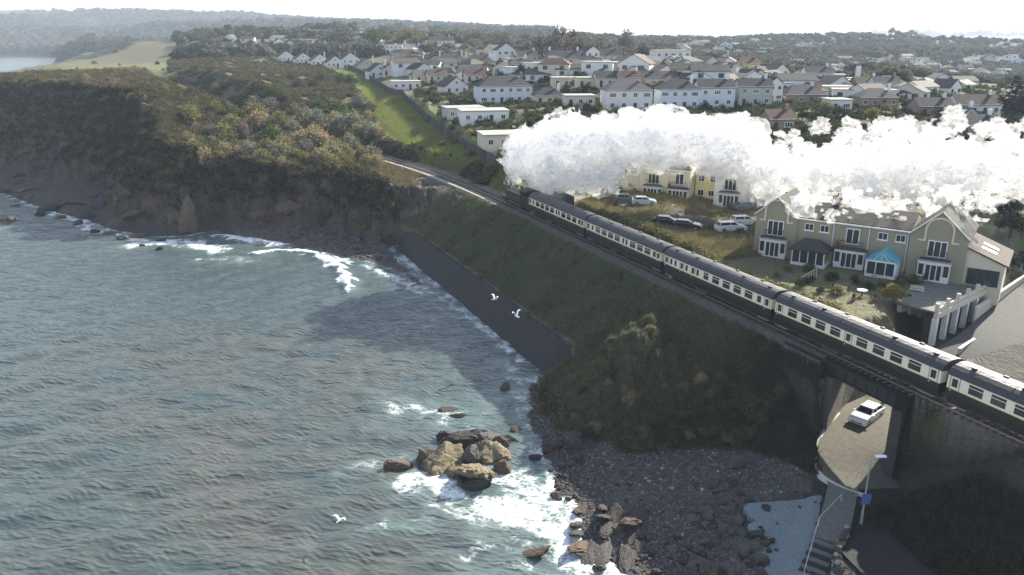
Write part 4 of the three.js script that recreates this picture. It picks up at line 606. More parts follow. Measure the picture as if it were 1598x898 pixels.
function gableHouse(pos, yaw, label, w = 5.6, d = 9, eh = 5.9, rise = 2.5, wc = 'o', opt = {}) {
  const o = thing('terraced_house', label, 'house', pos, yaw, opt.group); part('wall', wallGeo('gz', w, d, eh, rise, 2), wallC[wc], o); part('roof', roofGeo('gz', w, d, rise, 0.25), ROOFT, o, [0, eh + 0.02, 0]);
  part('hood_mould', archGeo(3.3, 1.5, 0.22, 0.16), opt.trim || S(0.66, 0.60, 0.44), o, [0, eh - 1.0, 0]); frenchDoors(o, 0, 3.0, 0.06, 2.2, 2.1, 3); railing(o, 0, 2.85, 0.5, 2.6); part('balcony', rbox(0, 2.78, 0.4, 3.4, 0.18, 1.0, 0.03, 1), STEEL, o);
  bay(o, 0, 3.6, 0.7, 2.55, FLATR); part('bargeboard', [bar([-w / 2 - 0.2, eh - 0.25, 0.28], [0, eh + rise - 0.02, 0.28], 0.08, 4), bar([w / 2 + 0.2, eh - 0.25, 0.28], [0, eh + rise - 0.02, 0.28], 0.08, 4)], FRAME, o); return o;
}
function midHouse(pos, yaw, label, w, opt = {}) {
  const d = 9, eh = 5.9, rise = 1.5, o = thing('terraced_house', label, 'house', pos, yaw, opt.group); part('wall', wallGeo('gx', w, d, eh, rise, 2), wallC[opt.wc || 'o'], o); const rf = part('roof', roofGeo('gx', w, d, rise, 0.02), ROOFT, o, [0, eh + 0.02, 0]);
  part('gutter', box(0, eh - 0.15, 0.22, w - 0.05, 0.14, 0.16), FRAME, o); part('downpipe', cyl(w / 2 - 0.25, 2.9, 0.1, 0.05, 0.05, 5.8, 'y', 8), FRAME, o);
  if (opt.chimney) part('chimney', [box(w * 0.3, rise + 0.3, -4.5, 0.9, 1.8, 0.6), cyl(w * 0.3 - 0.2, rise + 1.35, -4.5, 0.1, 0.12, 0.35), cyl(w * 0.3 + 0.2, rise + 1.35, -4.5, 0.1, 0.12, 0.35)], wallC.k, rf);
  if (opt.small) for (const x of opt.small) addWindow(o, x, 4.75, 0.02, 1.15, 0.95, 1);
  if (opt.tall !== undefined) { frenchDoors(o, opt.tall, 3.15, 0.06, 1.7, 2.1, 2); railing(o, opt.tall, 2.75, 0.85, 3.2); part('balcony', rbox(opt.tall, 2.7, 0.5, 3.4, 0.2, 1.1, 0.03, 1), STEEL, o); part('planter', box(opt.tall - 1.75, 3.1, 0.6, 0.4, 0.5, 0.5), S(0.2, 0.08, 0.05), o); bay(o, opt.tall, 3.7, 0.85, 2.5, STEEL); }
  return o;
}
{
  gableHouse(tPos(2.9, 0.25), TYAW, 'gabled end house at the left of the near terrace, arch moulding over its upper doors', 5.6, 9);
  const a = midHouse(tPos(8.2, 0), TYAW, 'terraced house with a dark-roofed garden room and two small upper windows', 5.0, { small: [-0.9, 1.1], chimney: 1 });
  const gr = part('garden_room', [box(0, 0.25, 1.4, 4.4, 0.5, 2.8), box(0, 2.2, 1.4, 4.4, 0.22, 2.8)], FRAME, a); frenchDoors(a, 0, 0.3, 2.78, 4.2, 1.9, 4); part('room_roof', roofGeo('hip', 4.6, 3.0, 1.1, 0.25).translate(0, 2.42, 2.9), roofC.s, gr);
  midHouse(tPos(12.9, 0), TYAW, 'terraced house with a balcony and tall white window over a white bay', 4.4, { tall: 0 });
  const b = midHouse(tPos(17.4, 0), TYAW, 'terraced house with a blue-glazed gabled conservatory on its front', 4.6, { small: [-0.9, 1.2] });
  const BLUE = PH(0.10, 0.42, 0.55, 0.15, {}), cons = part('conservatory', [box(-0.2, 0.3, 1.5, 3.6, 0.6, 3.0), box(-0.2, 2.15, 1.5, 3.6, 0.14, 3.0), box(-1.95, 1.2, 1.5, 0.1, 2, 3), box(1.55, 1.2, 1.5, 0.1, 2, 3)], FRAME, b); frenchDoors(b, -0.2, 0.3, 3.0, 3.4, 1.85, 3);
  part('glass_roof', roofGeo('gz', 3.6, 3.0, 1.2, 0.12).translate(-0.2, 2.28, 3.0), BLUE, cons); part('gable_light', prism([[-1.8, 2.22], [1.4, 2.22], [-0.2, 3.25]], 'z', 2.92, 3.02), BLUE, cons); for (const k of [-1.1, -0.2, 0.7]) part('glazing_bar', bar([k, 2.25, 3.05], [-0.2, 3.4, 3.05], 0.045, 5), FRAME, cons);
  const r = gableHouse(tPos(22.9, 0.3), TYAW, 'gabled end house at the right of the near terrace with a skylit lean-to', 6.4, 9.5, 5.9, 2.9);
  part('lean_to_wall', prism([[0, -2], [4.2, -2], [4.2, 2.9], [0, 4.6]], 'z', -9.0, -0.4), wallC.c, r, [3.2, 0, 0]); const lr = part('lean_to_roof', prism([[-0.02, 4.62], [4.6, 2.8], [4.6, 3.0], [-0.02, 4.82]], 'z', -9.3, -0.1), roofC.n, r, [3.2, 0, 0]);
  for (const k of [-3.2, -5.6]) part('skylight', new RoundedBoxGeometry(1.9, 0.1, 1.0, 1, 0.03).rotateZ(-Math.atan(1.82 / 4.6)).translate(2.2, 3.98, k), S(0.75, 0.78, 0.8, 0.25), lr);
  frenchDoors(r, 5.3, 0.2, -0.33, 3.4, 2.0, 3, DARK);
}
{
  const M0 = [12.1, -154], ME = [0.884, 0.467], my = Math.atan2(-0.467, 0.884), mp = (s, b) => [M0[0] + ME[0] * s - 0.467 * b, 11.3, M0[1] + ME[1] * s + 0.884 * b], g = undefined, WH = S(0.7, 0.64, 0.5);
  gableHouse(mp(5.5, 0), my, 'cream gabled house half veiled by steam at the left of the farther terrace', 7, 9, 5.9, 2.6, 'c', { trim: WH, group: g });
  midHouse(mp(11.3, 0), my, 'cream terraced house with small windows between gables of the farther terrace', 4.6, { wc: 'c', small: [-0.8, 1], group: g });
  gableHouse(mp(16.4, 0.3), my, 'cream gabled house with a white bay in the middle of the farther terrace', 5.6, 9, 5.9, 2.4, 'c', { trim: WH, group: g });
  midHouse(mp(21.2, 0), my, 'cream terraced house with tall upper doors and cars before it', 4.0, { wc: 'c', tall: 0, group: g });
  const oran = house(mp(25.6, -3), 4.4, 8, 2, 'gx', 'y', 'n', my, 'set-back house with glowing orange sunlit front in the farther terrace', { nodoor: 1, chimney: 0 });
  gableHouse(mp(30.6, 0.4), my, 'white-bayed gabled house at the right of the farther terrace', 5.6, 9, 5.9, 2.4, 'w', { trim: WH, group: g });
  midHouse(mp(36.2, -1), my, 'pale house at the right end of the farther terrace under the steam', 5.6, { wc: 'w', tall: 0.4, group: g });
}
// garages under the garden terrace, with white piers and a deck
{
  const A = at(1455, 530, 8), B = at(1532, 488, 8), L = Math.hypot(B[0] - A[0], B[2] - A[2]), yaw = Math.atan2(-(B[2] - A[2]), B[0] - A[0]), o = thing('garage_block', 'row of open garages with cream piers under a garden deck beside the road', 'garages', [A[0], 7.4, A[2]], yaw);
  part('back_wall', box(L / 2, 1.8, -5.6, L, 3.8, 0.3), wallC.k, o); part('deck', rbox(L / 2, 3.78, -2.9, L + 0.4, 0.25, 5.8, 0.04, 1), concrete, o); part('beam', rbox(L / 2, 3.42, 0.03, L + 0.5, 0.7, 0.42, 0.03, 1), wallC.c, o);
  for (let i = 0; i <= 5; i++) { part('pier', rbox(i * L / 5, 1.5, 0, 0.55, 3.2, 0.6, 0.03, 1), wallC.w, o); part('parapet_post', rbox(i * L / 5, 4.3, 0, 0.4, 1.1, 0.4, 0.03, 1), wallC.c, o); if (i < 5) part('garage_door', box((i + 0.5) * L / 5, 1.5, -1.3, L / 5 - 0.5, 3.1, 0.1), DARK, o); }
  part('parapet', [box(L / 2, 4.05, 0, L, 0.45, 0.2)], wallC.c, o);
}
// ---------- fence along the top of the bank ----------
{
  const fl = smoothLine([[14, 5.5], [50, 6.8], [79, 9], [115, 12.5], [150, 17], [220, 26], [300, 36], [430, 51], [540, 62]].map(([u, v]) => { const [x, z] = W(u, v); return [x, 0, z]; }), 1200);
  const f = thing('board_fence', 'dark close-boarded fence following the top of the grass bank past the estate', 'fence'), bm = [S(0.075, 0.065, 0.075, 0.9), S(0.10, 0.085, 0.09, 0.9), S(0.06, 0.055, 0.06, 0.9)], pm = S(0.07, 0.06, 0.055, 0.9);
  const L = []; for (let i = 0; i < 9; i++) L.push(box(-1.08 + i * 0.27, 1.3 + 0.03 * (i % 2), (i % 2) * 0.025, 0.262, 2.6, 0.03)); const pg = merge([...L, box(0, 0.5, -0.05, 2.4, 0.09, 0.05), box(0, 1.6, -0.05, 2.4, 0.09, 0.05)]), sg = box(0, 1.35, 0, 0.12, 3.0, 0.12);
  let last = fl[0], k = 0; for (const p of fl) { const dl = Math.hypot(p.x - last.x, p.z - last.z); const step = 2.45; if (dl < step) continue; const mx = (p.x + last.x) / 2, mz = (p.z + last.z) / 2, y = Math.min(H(p.x, p.z), H(last.x, last.z)) - 0.15, m = part('panel', pg, bm[k++ % 3], f, [mx, y, mz]); m.rotation.y = Math.atan2(-(p.z - last.z), p.x - last.x); part('post', sg, pm, f, [p.x, y - 0.1, p.z]); last = p; }
}
// ---------- plants ----------
const leafCol = { dark: [0.032, 0.045, 0.028], green: [0.065, 0.095, 0.03], olive: [0.15, 0.145, 0.06], bare: [0.15, 0.13, 0.115], tan: [0.24, 0.195, 0.115], grey: [0.165, 0.17, 0.13], navy: [0.022, 0.030, 0.034], gold: [0.24, 0.20, 0.06] };
const leafMat = {}; for (const k in leafCol) leafMat[k] = PH(...leafCol[k], 0.95, { vertexColors: true, transmission: 0.35, thickness: 0, specularIntensity: 0.3 });
const barkM = S(0.075, 0.06, 0.05, 0.95);
function leaves(seed, lobes, n, size, droop = 0.2) { // bent leaf sprays through the volume of several lobes
  const q = rng(seed), P = [], C = []; const tot = lobes.reduce((s, l) => s + l[3] * l[3] * l[3] ** 0.6, 0);
  for (const l of lobes) { const m = Math.round(n * l[3] ** 2.6 / tot), tone = 0.75 + 0.5 * q();
    for (let i = 0; i < m; i++) { const a = q() * 6.283, c = 2 * q() - 1, s = Math.sqrt(1 - c * c), rr = l[3] * Math.pow(q(), 0.42) * (0.9 + 0.25 * n3(s * Math.cos(a) * 2 + seed, c * 2, s * Math.sin(a) * 2)); const x = l[0] + rr * s * Math.cos(a), y = l[1] + rr * c * (l[4] || 0.8), z = l[2] + rr * s * Math.sin(a);
      const sz = size * (0.6 + 0.8 * q()), b = q() * 6.283, t = (q() - 0.5) * 2.4, ux = Math.cos(b), uz = Math.sin(b), vx = -Math.sin(b) * Math.sin(t), vy = Math.cos(t), vz = Math.cos(b) * Math.sin(t);
      const p = (i2, j2) => [x + sz * (ux * i2 + vx * j2), y + sz * (vy * j2 - droop * i2 * i2), z + sz * (uz * i2 + vz * j2)]; const A = p(-1, 0), B = p(0, 0.55), D2 = p(1, 0), E = p(0, -0.55); P.push(...A, ...E, ...B, ...B, ...E, ...D2); const k = tone * (0.7 + 0.6 * q()); for (let v = 0; v < 6; v++) C.push(k, k * (0.96 + 0.08 * q()), k * 0.97); } }
  const g = new THREE.BufferGeometry(); g.setAttribute('position', new THREE.BufferAttribute(new Float32Array(P), 3)); g.setAttribute('color', new THREE.BufferAttribute(new Float32Array(C), 3)); g.computeVertexNormals(); return g;
}
function limbs(seed, h, r, lobes, n) { const q = rng(seed), L = [new THREE.CylinderGeometry(r * 0.55, r, h * 0.55, 7).translate(0, h * 0.275, 0)]; for (let i = 0; i < n; i++) { const l = lobes[(q() * lobes.length) | 0]; L.push(bar([0, h * (0.28 + 0.25 * q()), 0], [l[0] * 0.9, l[1], l[2] * 0.9], r * (0.2 + 0.2 * q()), 5)); } return merge(L); }
const shapes = { // unit height plants
  round: [[[0, 0.62, 0, 0.34], [0.2, 0.52, 0.1, 0.24], [-0.22, 0.55, -0.05, 0.24], [0.05, 0.5, -0.22, 0.22], [-0.06, 0.48, 0.22, 0.23], [0.1, 0.8, 0.03, 0.2]], 1000, 0.036],
  wide: [[[0, 0.55, 0, 0.36], [0.36, 0.5, 0.1, 0.27], [-0.36, 0.48, -0.1, 0.28], [0.1, 0.45, 0.32, 0.25], [-0.15, 0.7, 0.05, 0.25], [0.2, 0.72, -0.12, 0.2], [-0.05, 0.42, -0.34, 0.24]], 1150, 0.036],
  shrub: [[[0, 0.42, 0, 0.5], [0.45, 0.32, 0.15, 0.38], [-0.42, 0.3, -0.12, 0.38], [0.1, 0.3, 0.42, 0.36], [-0.15, 0.55, 0.1, 0.34], [0.2, 0.28, -0.42, 0.34]], 800, 0.055],
  tall: [[[0, 0.75, 0, 0.2], [0.02, 0.5, 0.03, 0.25], [0, 0.3, 0, 0.27], [0.06, 0.9, 0, 0.12], [-0.1, 0.42, 0.08, 0.2]], 460, 0.04],
  pine: [[[0, 0.86, 0, 0.2, 0.4], [0.22, 0.8, 0.05, 0.2, 0.4], [-0.24, 0.78, -0.05, 0.2, 0.4], [0.05, 0.72, 0.2, 0.18, 0.4], [-0.1, 0.9, 0.1, 0.16, 0.4]], 380, 0.04] };
const protoN = {}, shapeG = {};
function plant(shape, col, p, h, wide, label, group, cat = 'tree', name) {
  const key = shape + col + cat; let o;
  if (!protoN[key]) {
    const [lb, n, sz] = shapes[shape]; const sg = (shapeG[shape] ??= { c: leaves(shape.length * 7 + 1, lb, n, sz), t: limbs(shape.length + 3, shape === 'shrub' ? 0.5 : 1, shape === 'shrub' ? 0.03 : 0.035, lb, 7) });
    o = thing(name || (cat === 'shrub' ? 'shrub' : shape === 'pine' ? 'pine_tree' : col === 'bare' ? 'bare_tree' : 'tree'), label, cat, [0, 0, 0], 0, group);
    part(cat === 'shrub' ? 'stems' : 'trunk', sg.t, barkM, o); part('crown', sg.c, leafMat[col], o); protoN[key] = o;
  } else { o = copyOf(protoN[key], label, group); if (!group) delete o.userData.group; }
  o.position.set(p[0], p[1] - 0.1 * h * 0.3, p[2]); o.scale.set(wide, h, wide); o.rotation.y = R() * 6.28; return o;
}
const plantPx = (shape, col, x, y, hpx, wpx, label, group, cat, from = 60) => { const p = ground(x, y, from), k = p[3] / F; return plant(shape, col, p, hpx * k * 1.03, wpx * k * (shape === 'shrub' ? 0.62 : shape === 'wide' ? 0.85 : 1.1), label, group, cat); };
// trees one can point to
plantPx('round', 'bare', 846, 92, 42, 44, 'bare grey-brown tree left of the tallest clump on the skyline', null, 'tree', 200);
plantPx('wide', 'bare', 872, 96, 62, 62, 'tallest bare grey-brown tree on the skyline behind the town', null, 'tree', 200);
plantPx('round', 'green', 893, 90, 46, 38, 'green ivy-clad tree at the right of the tall bare clump', null, 'tree', 200);
plantPx('round', 'bare', 905, 96, 44, 30, 'bare tree on the right shoulder of the tall skyline clump', null, 'tree', 200);
plantPx('round', 'bare', 822, 92, 30, 36, 'low bare tree by the purple-roofed cottage', null, 'tree', 200);
plantPx('wide', 'grey', 940, 86, 36, 52, 'broad hazy tree right of the tall skyline clump', null, 'tree', 250);
plantPx('round', 'bare', 978, 90, 46, 38, 'bare tree standing left of the white tower house', null, 'tree', 250);
plantPx('round', 'bare', 1005, 100, 40, 34, 'bushy bare tree directly left of the white tower house', null, 'tree', 200);
plantPx('round', 'dark', 815, 128, 30, 24, 'dark round evergreen beside the white box house', null, 'tree', 150);
plantPx('tall', 'navy', 1578, 190, 72, 74, 'very dark evergreen tree at the right edge above the steam', null, 'tree', 120);
plantPx('wide', 'navy', 1594, 196, 62, 62, 'dark spreading evergreen cut by the right edge', null, 'tree', 120);
plantPx('round', 'dark', 1226, 118, 18, 20, 'small dark round tree on the right-hand hill', null, 'tree', 200);
plantPx('pine', 'dark', 356, 62, 24, 26, 'flat-topped pine standing alone on the far left skyline', null, 'tree', 300);
plantPx('pine', 'dark', 682, 62, 22, 34, 'umbrella-shaped pine on the skyline above the white chimneyed house', null, 'tree', 300);
plantPx('wide', 'green', 585, 70, 30, 56, 'broad green tree group on the skyline above the box house', null, 'tree', 300);
plantPx('wide', 'olive', 640, 72, 32, 60, 'broad olive tree on the skyline right of the box house', null, 'tree', 300);
plantPx('wide', 'bare', 740, 76, 34, 56, 'bare spreading tree on the skyline left of the tall clump', null, 'tree', 300);
plantPx('wide', 'bare', 785, 80, 36, 56, 'second bare spreading tree on the skyline left of the tall clump', null, 'tree', 300);
plantPx('wide', 'dark', 530, 70, 22, 52, 'dark tree at the left end of the wooded skyline', null, 'tree', 300);
plantPx('round', 'gold', 1394, 478, 40, 44, 'golden-brown garden bush by the patio wall', null, 'shrub', 60);
{ // trees and shrubs in groups
  const q = rng(404), grp = (n, x0, x1, y0, y1, sh, co, h0, h1, label, group, cat = 'tree', from = 120) => { for (let i = 0; i < n; i++) { const x = lerp(x0, x1, (i + q()) / n), y = lerp(y0, y1, q()), hp = lerp(h0, h1, q()); const c = co[(q() * co.length) | 0], big = hp > (h0 + h1) / 2 ? 'large' : 'small', third = ['left', 'middle', 'right'][Math.min(2, (3 * (i + 0.5) / n) | 0)]; plantPx(sh[(q() * sh.length) | 0], c, x, y, hp, hp * (0.9 + 0.5 * q()), `${big} ${{ dark: 'dark green', green: 'green', olive: 'olive', bare: 'bare brown', tan: 'tan', grey: 'grey-green', navy: 'blackish', gold: 'golden' }[c]} ${label}, ${third} third`, group, cat, from); } };
  const LO = ['wide', 'round'], SH = ['shrub'];
  grp(34, 300, 520, 52, 78, LO, ['dark', 'dark', 'green', 'navy'], 9, 16, 'tree in the wood left of the estate', 'trees of the wood left of the estate', 'tree', 300);
  grp(24, 560, 840, 62, 86, LO, ['bare', 'olive', 'green', 'grey'], 12, 24, 'tree on the skyline behind the estate', 'skyline trees behind the estate', 'tree', 300);
  grp(30, 1330, 1598, 44, 60, LO, ['bare', 'dark', 'grey', 'dark'], 8, 16, 'tree on the crest of the right hill', 'trees along the crest of the right hill', 'tree', 600);
  grp(20, 1000, 1330, 48, 58, LO, ['bare', 'grey'], 4, 8, 'tree on the hazy ridge behind the town', 'faint trees on the middle ridge', 'tree', 600);
  grp(44, 640, 870, 100, 175, LO, ['dark', 'green', 'olive', 'bare'], 8, 17, 'garden tree left of the steam', 'garden trees left of the steam');
  grp(60, 860, 1210, 98, 185, LO, ['dark', 'green', 'olive', 'dark', 'bare'], 8, 18, 'garden tree above the steam', 'garden trees above the steam');
  grp(46, 1200, 1570, 128, 215, LO, ['dark', 'dark', 'olive', 'bare', 'green'], 12, 28, 'garden tree among the right-hand roofs', 'garden trees on the right', 'tree', 110);
  grp(34, 1210, 1560, 64, 128, LO, ['grey', 'dark'], 6, 11, 'tree in the hazy right valley', 'hazy trees in the right valley', 'tree', 300);
  grp(26, 640, 880, 150, 250, SH, ['olive', 'green', 'tan', 'dark'], 8, 16, 'shrub between the bungalows and the fence', 'shrubs on the slope behind the fence', 'shrub', 120);
  grp(60, 290, 585, 168, 264, SH, ['tan', 'olive', 'grey', 'olive', 'bare', 'green'], 18, 40, 'bush on the crown of the headland', 'sunlit bushes on the headland', 'shrub', 120);
  grp(44, 420, 590, 195, 268, SH, ['tan', 'olive', 'grey', 'tan'], 20, 42, 'bush on the seaward side of the line', 'bushes beside the hidden track', 'shrub', 120);
  grp(36, 330, 570, 118, 215, SH, ['dark', 'olive', 'green', 'dark'], 14, 28, 'bush in the hollow below the grass bank', 'dark bushes in the hollow', 'shrub', 120);
  grp(30, 40, 300, 124, 160, SH, ['bare', 'olive', 'tan', 'dark'], 8, 18, 'bush along the left cliff edge', 'bushes along the cliff edge', 'shrub', 120);
  grp(18, 80, 420, 98, 118, SH, ['bare', 'dark', 'olive'], 5, 10, 'bush in the hedge of the headland field', 'hedgerow bushes of the headland field', 'shrub', 200);
  grp(16, 900, 1110, 590, 690, SH, ['tan', 'olive', 'dark'], 14, 30, 'bush on the knoll by the sea wall end', 'bushes on the knoll', 'shrub', 50);
  grp(14, 700, 780, 205, 290, SH, ['olive', 'tan', 'green'], 9, 18, 'bush on the bank beside the locomotive', 'bushes on the bank by the locomotive', 'shrub', 100);
  grp(26, 1190, 1440, 418, 466, SH, ['dark', 'olive', 'green'], 12, 22, 'shrub before the near terrace', 'garden shrubs before the near terrace', 'shrub', 60);
  grp(16, 900, 1180, 322, 372, SH, ['olive', 'tan', 'dark'], 9, 16, 'shrub between the train and farther terrace', 'garden shrubs before the farther terrace', 'shrub', 90);
  grp(12, 1525, 1598, 330, 430, ['round', 'shrub'], ['dark', 'navy', 'olive'], 26, 46, 'tree right of the near terrace', 'garden trees right of the near terrace', 'tree', 80);
}
{ // hedge along the landward side of the line, made of sprays of leaves and stems
  const L = []; for (let u = 14; u > -44; u -= 1.1) { const [x, z] = W(u, 6.3 + n2(u, 3) * 0.6), y = H(x, z), s = 1.25 + 0.35 * n2(u * 0.7, 9); L.push([x, y + 0.7, z, s, 0.95]); }
  const h = thing('hedge', 'ragged brown-green hedge between the train and the terrace gardens', 'hedge'); part('foliage', leaves(91, L, 26000, 0.17), leafMat.olive, h); const st = []; for (let i = 0; i < L.length; i++) st.push(bar([L[i][0], L[i][1] - 1, L[i][2]], [L[i][0] + 0.3, L[i][1] + 0.4, L[i][2]], 0.03, 4)); part('stems', st, barkM, h);
}
// ground cover: grass tufts and low scrub nobody could count
function scatter(name, label, geo, mat, want, region, tint, scale) {
  const q = rng(name.length * 31 + want), ms = [], cs = [], m = new THREE.Matrix4(), e = new THREE.Euler(), qt = new THREE.Quaternion(); let tries = 0;
  while (ms.length < want && tries++ < want * 4) { const [x, z] = region(q), l = land(x, z), t = tint(l, x, z, q); if (!t) continue; const s = scale(l, q); e.set((q() - 0.5) * 0.4, q() * 6.28, (q() - 0.5) * 0.4); m.compose(new THREE.Vector3(x, l[0] - 0.03, z), qt.setFromEuler(e), new THREE.Vector3(s, s * (0.8 + 0.5 * q()), s)); ms.push(m.clone()); cs.push(t); }
  const im = new THREE.InstancedMesh(geo, mat, ms.length), c = new THREE.Color(); ms.forEach((k, i) => { im.setMatrixAt(i, k); im.setColorAt(i, c.setRGB(...cs[i])); }); im.name = numbered(name); im.castShadow = im.receiveShadow = true; tag(im, label, null, null, 'stuff'); scene.add(im); return im;
}
const tuft = (() => { const q = rng(3), t = []; for (let i = 0; i < 9; i++) { const a = q() * 6.28, r = 0.3 * q(), h = 0.35 + 0.4 * q(), l = 0.35 * q(), x = Math.cos(a) * r, z = Math.sin(a) * r, b = a + 1.57, w = 0.045; t.push([[x - Math.cos(b) * w, 0, z - Math.sin(b) * w], [x + Math.cos(b) * w, 0, z + Math.sin(b) * w], [x + Math.cos(a) * l, h, z + Math.sin(a) * l]]); } return soup(t); })();
const scrubG = (() => { const g = leaves(17, [[0, 0.35, 0, 0.55], [0.4, 0.25, 0.1, 0.4], [-0.35, 0.22, -0.2, 0.4]], 70, 0.14); g.deleteAttribute('color'); return g; })();
const tuftM = PH(1, 1, 1, 0.95, { transmission: 0.3, thickness: 0, specularIntensity: 0.2 });
const vary = (c, q, k = 0.35) => { const s = 1 - k / 2 + k * q(); return [c[0] * s * (0.93 + 0.14 * q()), c[1] * s, c[2] * s * (0.9 + 0.2 * q())]; };
scatter('grass', 'rough dark grass covering the embankment', tuft, tuftM, 52000, (q) => W(lerp(-84, 66, q()), lerp(-20, -2.8, q())), (l, x, z, q) => l[1] !== 'embankment' ? null : vary(mix3([0.17, 0.195, 0.12], fbm(x / 9, z / 9, 3) > 0.1 ? [0.22, 0.185, 0.125] : [0.15, 0.165, 0.09], q()).map((e) => e * lerp(1, 0.3, ss(-32, -50, l[3]))), q), (l, q) => 0.5 + 0.7 * q());  // tufts dim towards the lane: shade painted into their colour
scatter('grass', 'bright rough grass on the sunlit bank', tuft, tuftM, 40000, (q) => { const u = -20 + 420 * q() * q(); return u > 60 && q() < 0.6 ? W(u, fenceV(u) - 12 * q()) : W(u, curve(Math.min(u, 110)) + lerp(3, 45, q() * q())); }, (l, x, z, q) => (l[1] !== 'bank' && l[1] !== 'ground') || (l[3] < -12 && x > 44) ? null : vary(l[3] < 22 ? mix3([0.22, 0.18, 0.10], [0.24, 0.23, 0.10], q()) : mix3([0.26, 0.31, 0.08], [0.28, 0.24, 0.12], ss(0, 0.35, fbm(x / 12, z / 12, 3)) * q() * 1.3), q), (l, q) => 0.5 + 0.7 * q());
scatter('grass', 'rough grass and dead bracken over the headland', tuft, tuftM, 36000, (q) => [lerp(-200, -20, q()), lerp(-420, -150, q())], (l, x, z, q) => (l[1] === 'ground' || l[1] === 'cliff') && l[4] < 8 ? vary(Math.hypot((x + 88) / 34, (z + 238) / 40) < 1 ? [0.06, 0.065, 0.035] : x < -85 ? mix3([0.17, 0.15, 0.085], [0.22, 0.17, 0.10], q()) : mix3([0.13, 0.13, 0.06], [0.2, 0.15, 0.085], q()), q) : null, (l, q) => 0.8 + 1.1 * q());  // tufts inside the ellipse are darker: shade of the hollow painted in
scatter('undergrowth', 'dark brambles and low scrub on cliffs and hollow', scrubG, tuftM, 32000, (q) => { const a = lerp(-0.62, -0.02, q()), r = 150 * Math.pow(560 / 150, q()); return [Math.sin(a) * r, -Math.cos(a) * r]; }, (l, x, z, q) => (l[1] === 'cliff' ? q() < ss(4, 12, l[0]) * 0.55 && !(l[3] < 112 && l[4] > -14) : (l[1] === 'ground' || l[1] === 'bank') && (l[4] > 3.6 || l[4] < (l[3] < 98 ? -13 : -3.6)) && l[4] + curve(l[3]) < fenceV(l[3]) - (l[3] > 60 ? 10 : 2.5) && (l[1] !== 'bank' || l[4] < 6.4) && fbm(x / 18, z / 18, 3) > -0.15 && !(Math.hypot(x, z) > 395 && x / z > 0.42) && !(x < -85 && z < -215 && l[1] === 'ground' && Math.hypot((x + 88) / 34, (z + 238) / 40) > 1 && q() < 0.6)) ? vary(mix3([0.05, 0.06, 0.03], [0.13, 0.105, 0.06], q()).map((e) => e * (l[1] === 'cliff' ? 0.6 : 1)), q) : null, (l, q) => 0.9 + 1.5 * q());  // scrub on cliffs is dimmed, painting the cliff shade into its colour
scatter('undergrowth', 'brambles and dead stalks tangled over the embankment and knoll', scrubG, tuftM, 7500, (q) => W(lerp(-84, 66, q()), lerp(-23, -3.4, q())), (l, x, z, q) => l[1] === 'embankment' && (fbm(x / 8, z / 8, 3) > 0.12 || (l[3] < -24 && l[3] > -46 && q() < 0.6) || l[3] < -60) ? vary(mix3([0.06, 0.07, 0.035], [0.15, 0.12, 0.07], q()).map((e, k) => e * (l[3] < -50 ? 0.36 : l[3] < -22 ? [1.3, 1.25, 1.05][k] : 1.15)), q) : null, (l, q) => 0.35 + 0.55 * q());  // sprays near and past the bridge dimmed by shade painted into their colour
scatter('undergrowth', 'hedges and low garden greenery filling the gaps between the houses', scrubG, tuftM, 9000, (q) => { const a = lerp(-0.12, 0.62, q()), r = 150 * Math.pow(420 / 150, q()); return [Math.sin(a) * r, -Math.cos(a) * r]; }, (l, x, z, q) => l[1] === 'ground' && l[4] > 12 && fbm(x / 10, z / 10, 3) > 0.02 ? vary(mix3([0.045, 0.06, 0.028], [0.11, 0.10, 0.05], q() * q()), q) : null, (l, q) => 1.0 + 1.4 * q());
{ // woods on the far hills
  const g = leaves(23, [[0, 0.5, 0, 0.5], [0.4, 0.35, 0.1, 0.4], [-0.4, 0.38, 0, 0.4], [0.1, 0.35, -0.4, 0.35]], 46, 0.26); g.deleteAttribute('color');
  const wood = (want, a0, a1, r0, r1, th, label, s0, s1) => scatter('woods', label, g, tuftM, want, (q) => { const a = lerp(a0, a1, q()), r = r0 * Math.pow(r1 / r0, q()); return [Math.sin(a) * r, -Math.cos(a) * r]; }, (l, x, z, q) => l[0] > 1.5 && l[2] > 15 && fbm(x / 120, z / 120, 3) > th ? vary(mix3([0.055, 0.07, 0.05], [0.125, 0.12, 0.09], q()), q, 0.6) : null, (l, q) => lerp(s0, s1, q()));
  wood(11000, 0.12, 0.66, 520, 1500, -0.12, 'hazy woods and garden trees over the right-hand hill', 3.5, 7.5);
  wood(15000, -0.62, 0.05, 1400, 3800, -0.15, 'hazy blue woods over the far left hills', 11, 24);
  wood(3500, -0.385, 0.12, 560, 1300, 0.0, 'dark woods on the hill behind the headland field', 5, 10);
  wood(4000, -0.1, 0.45, 380, 1100, 0.05, 'trees in the gaps of the middle town', 3, 6.5);
}
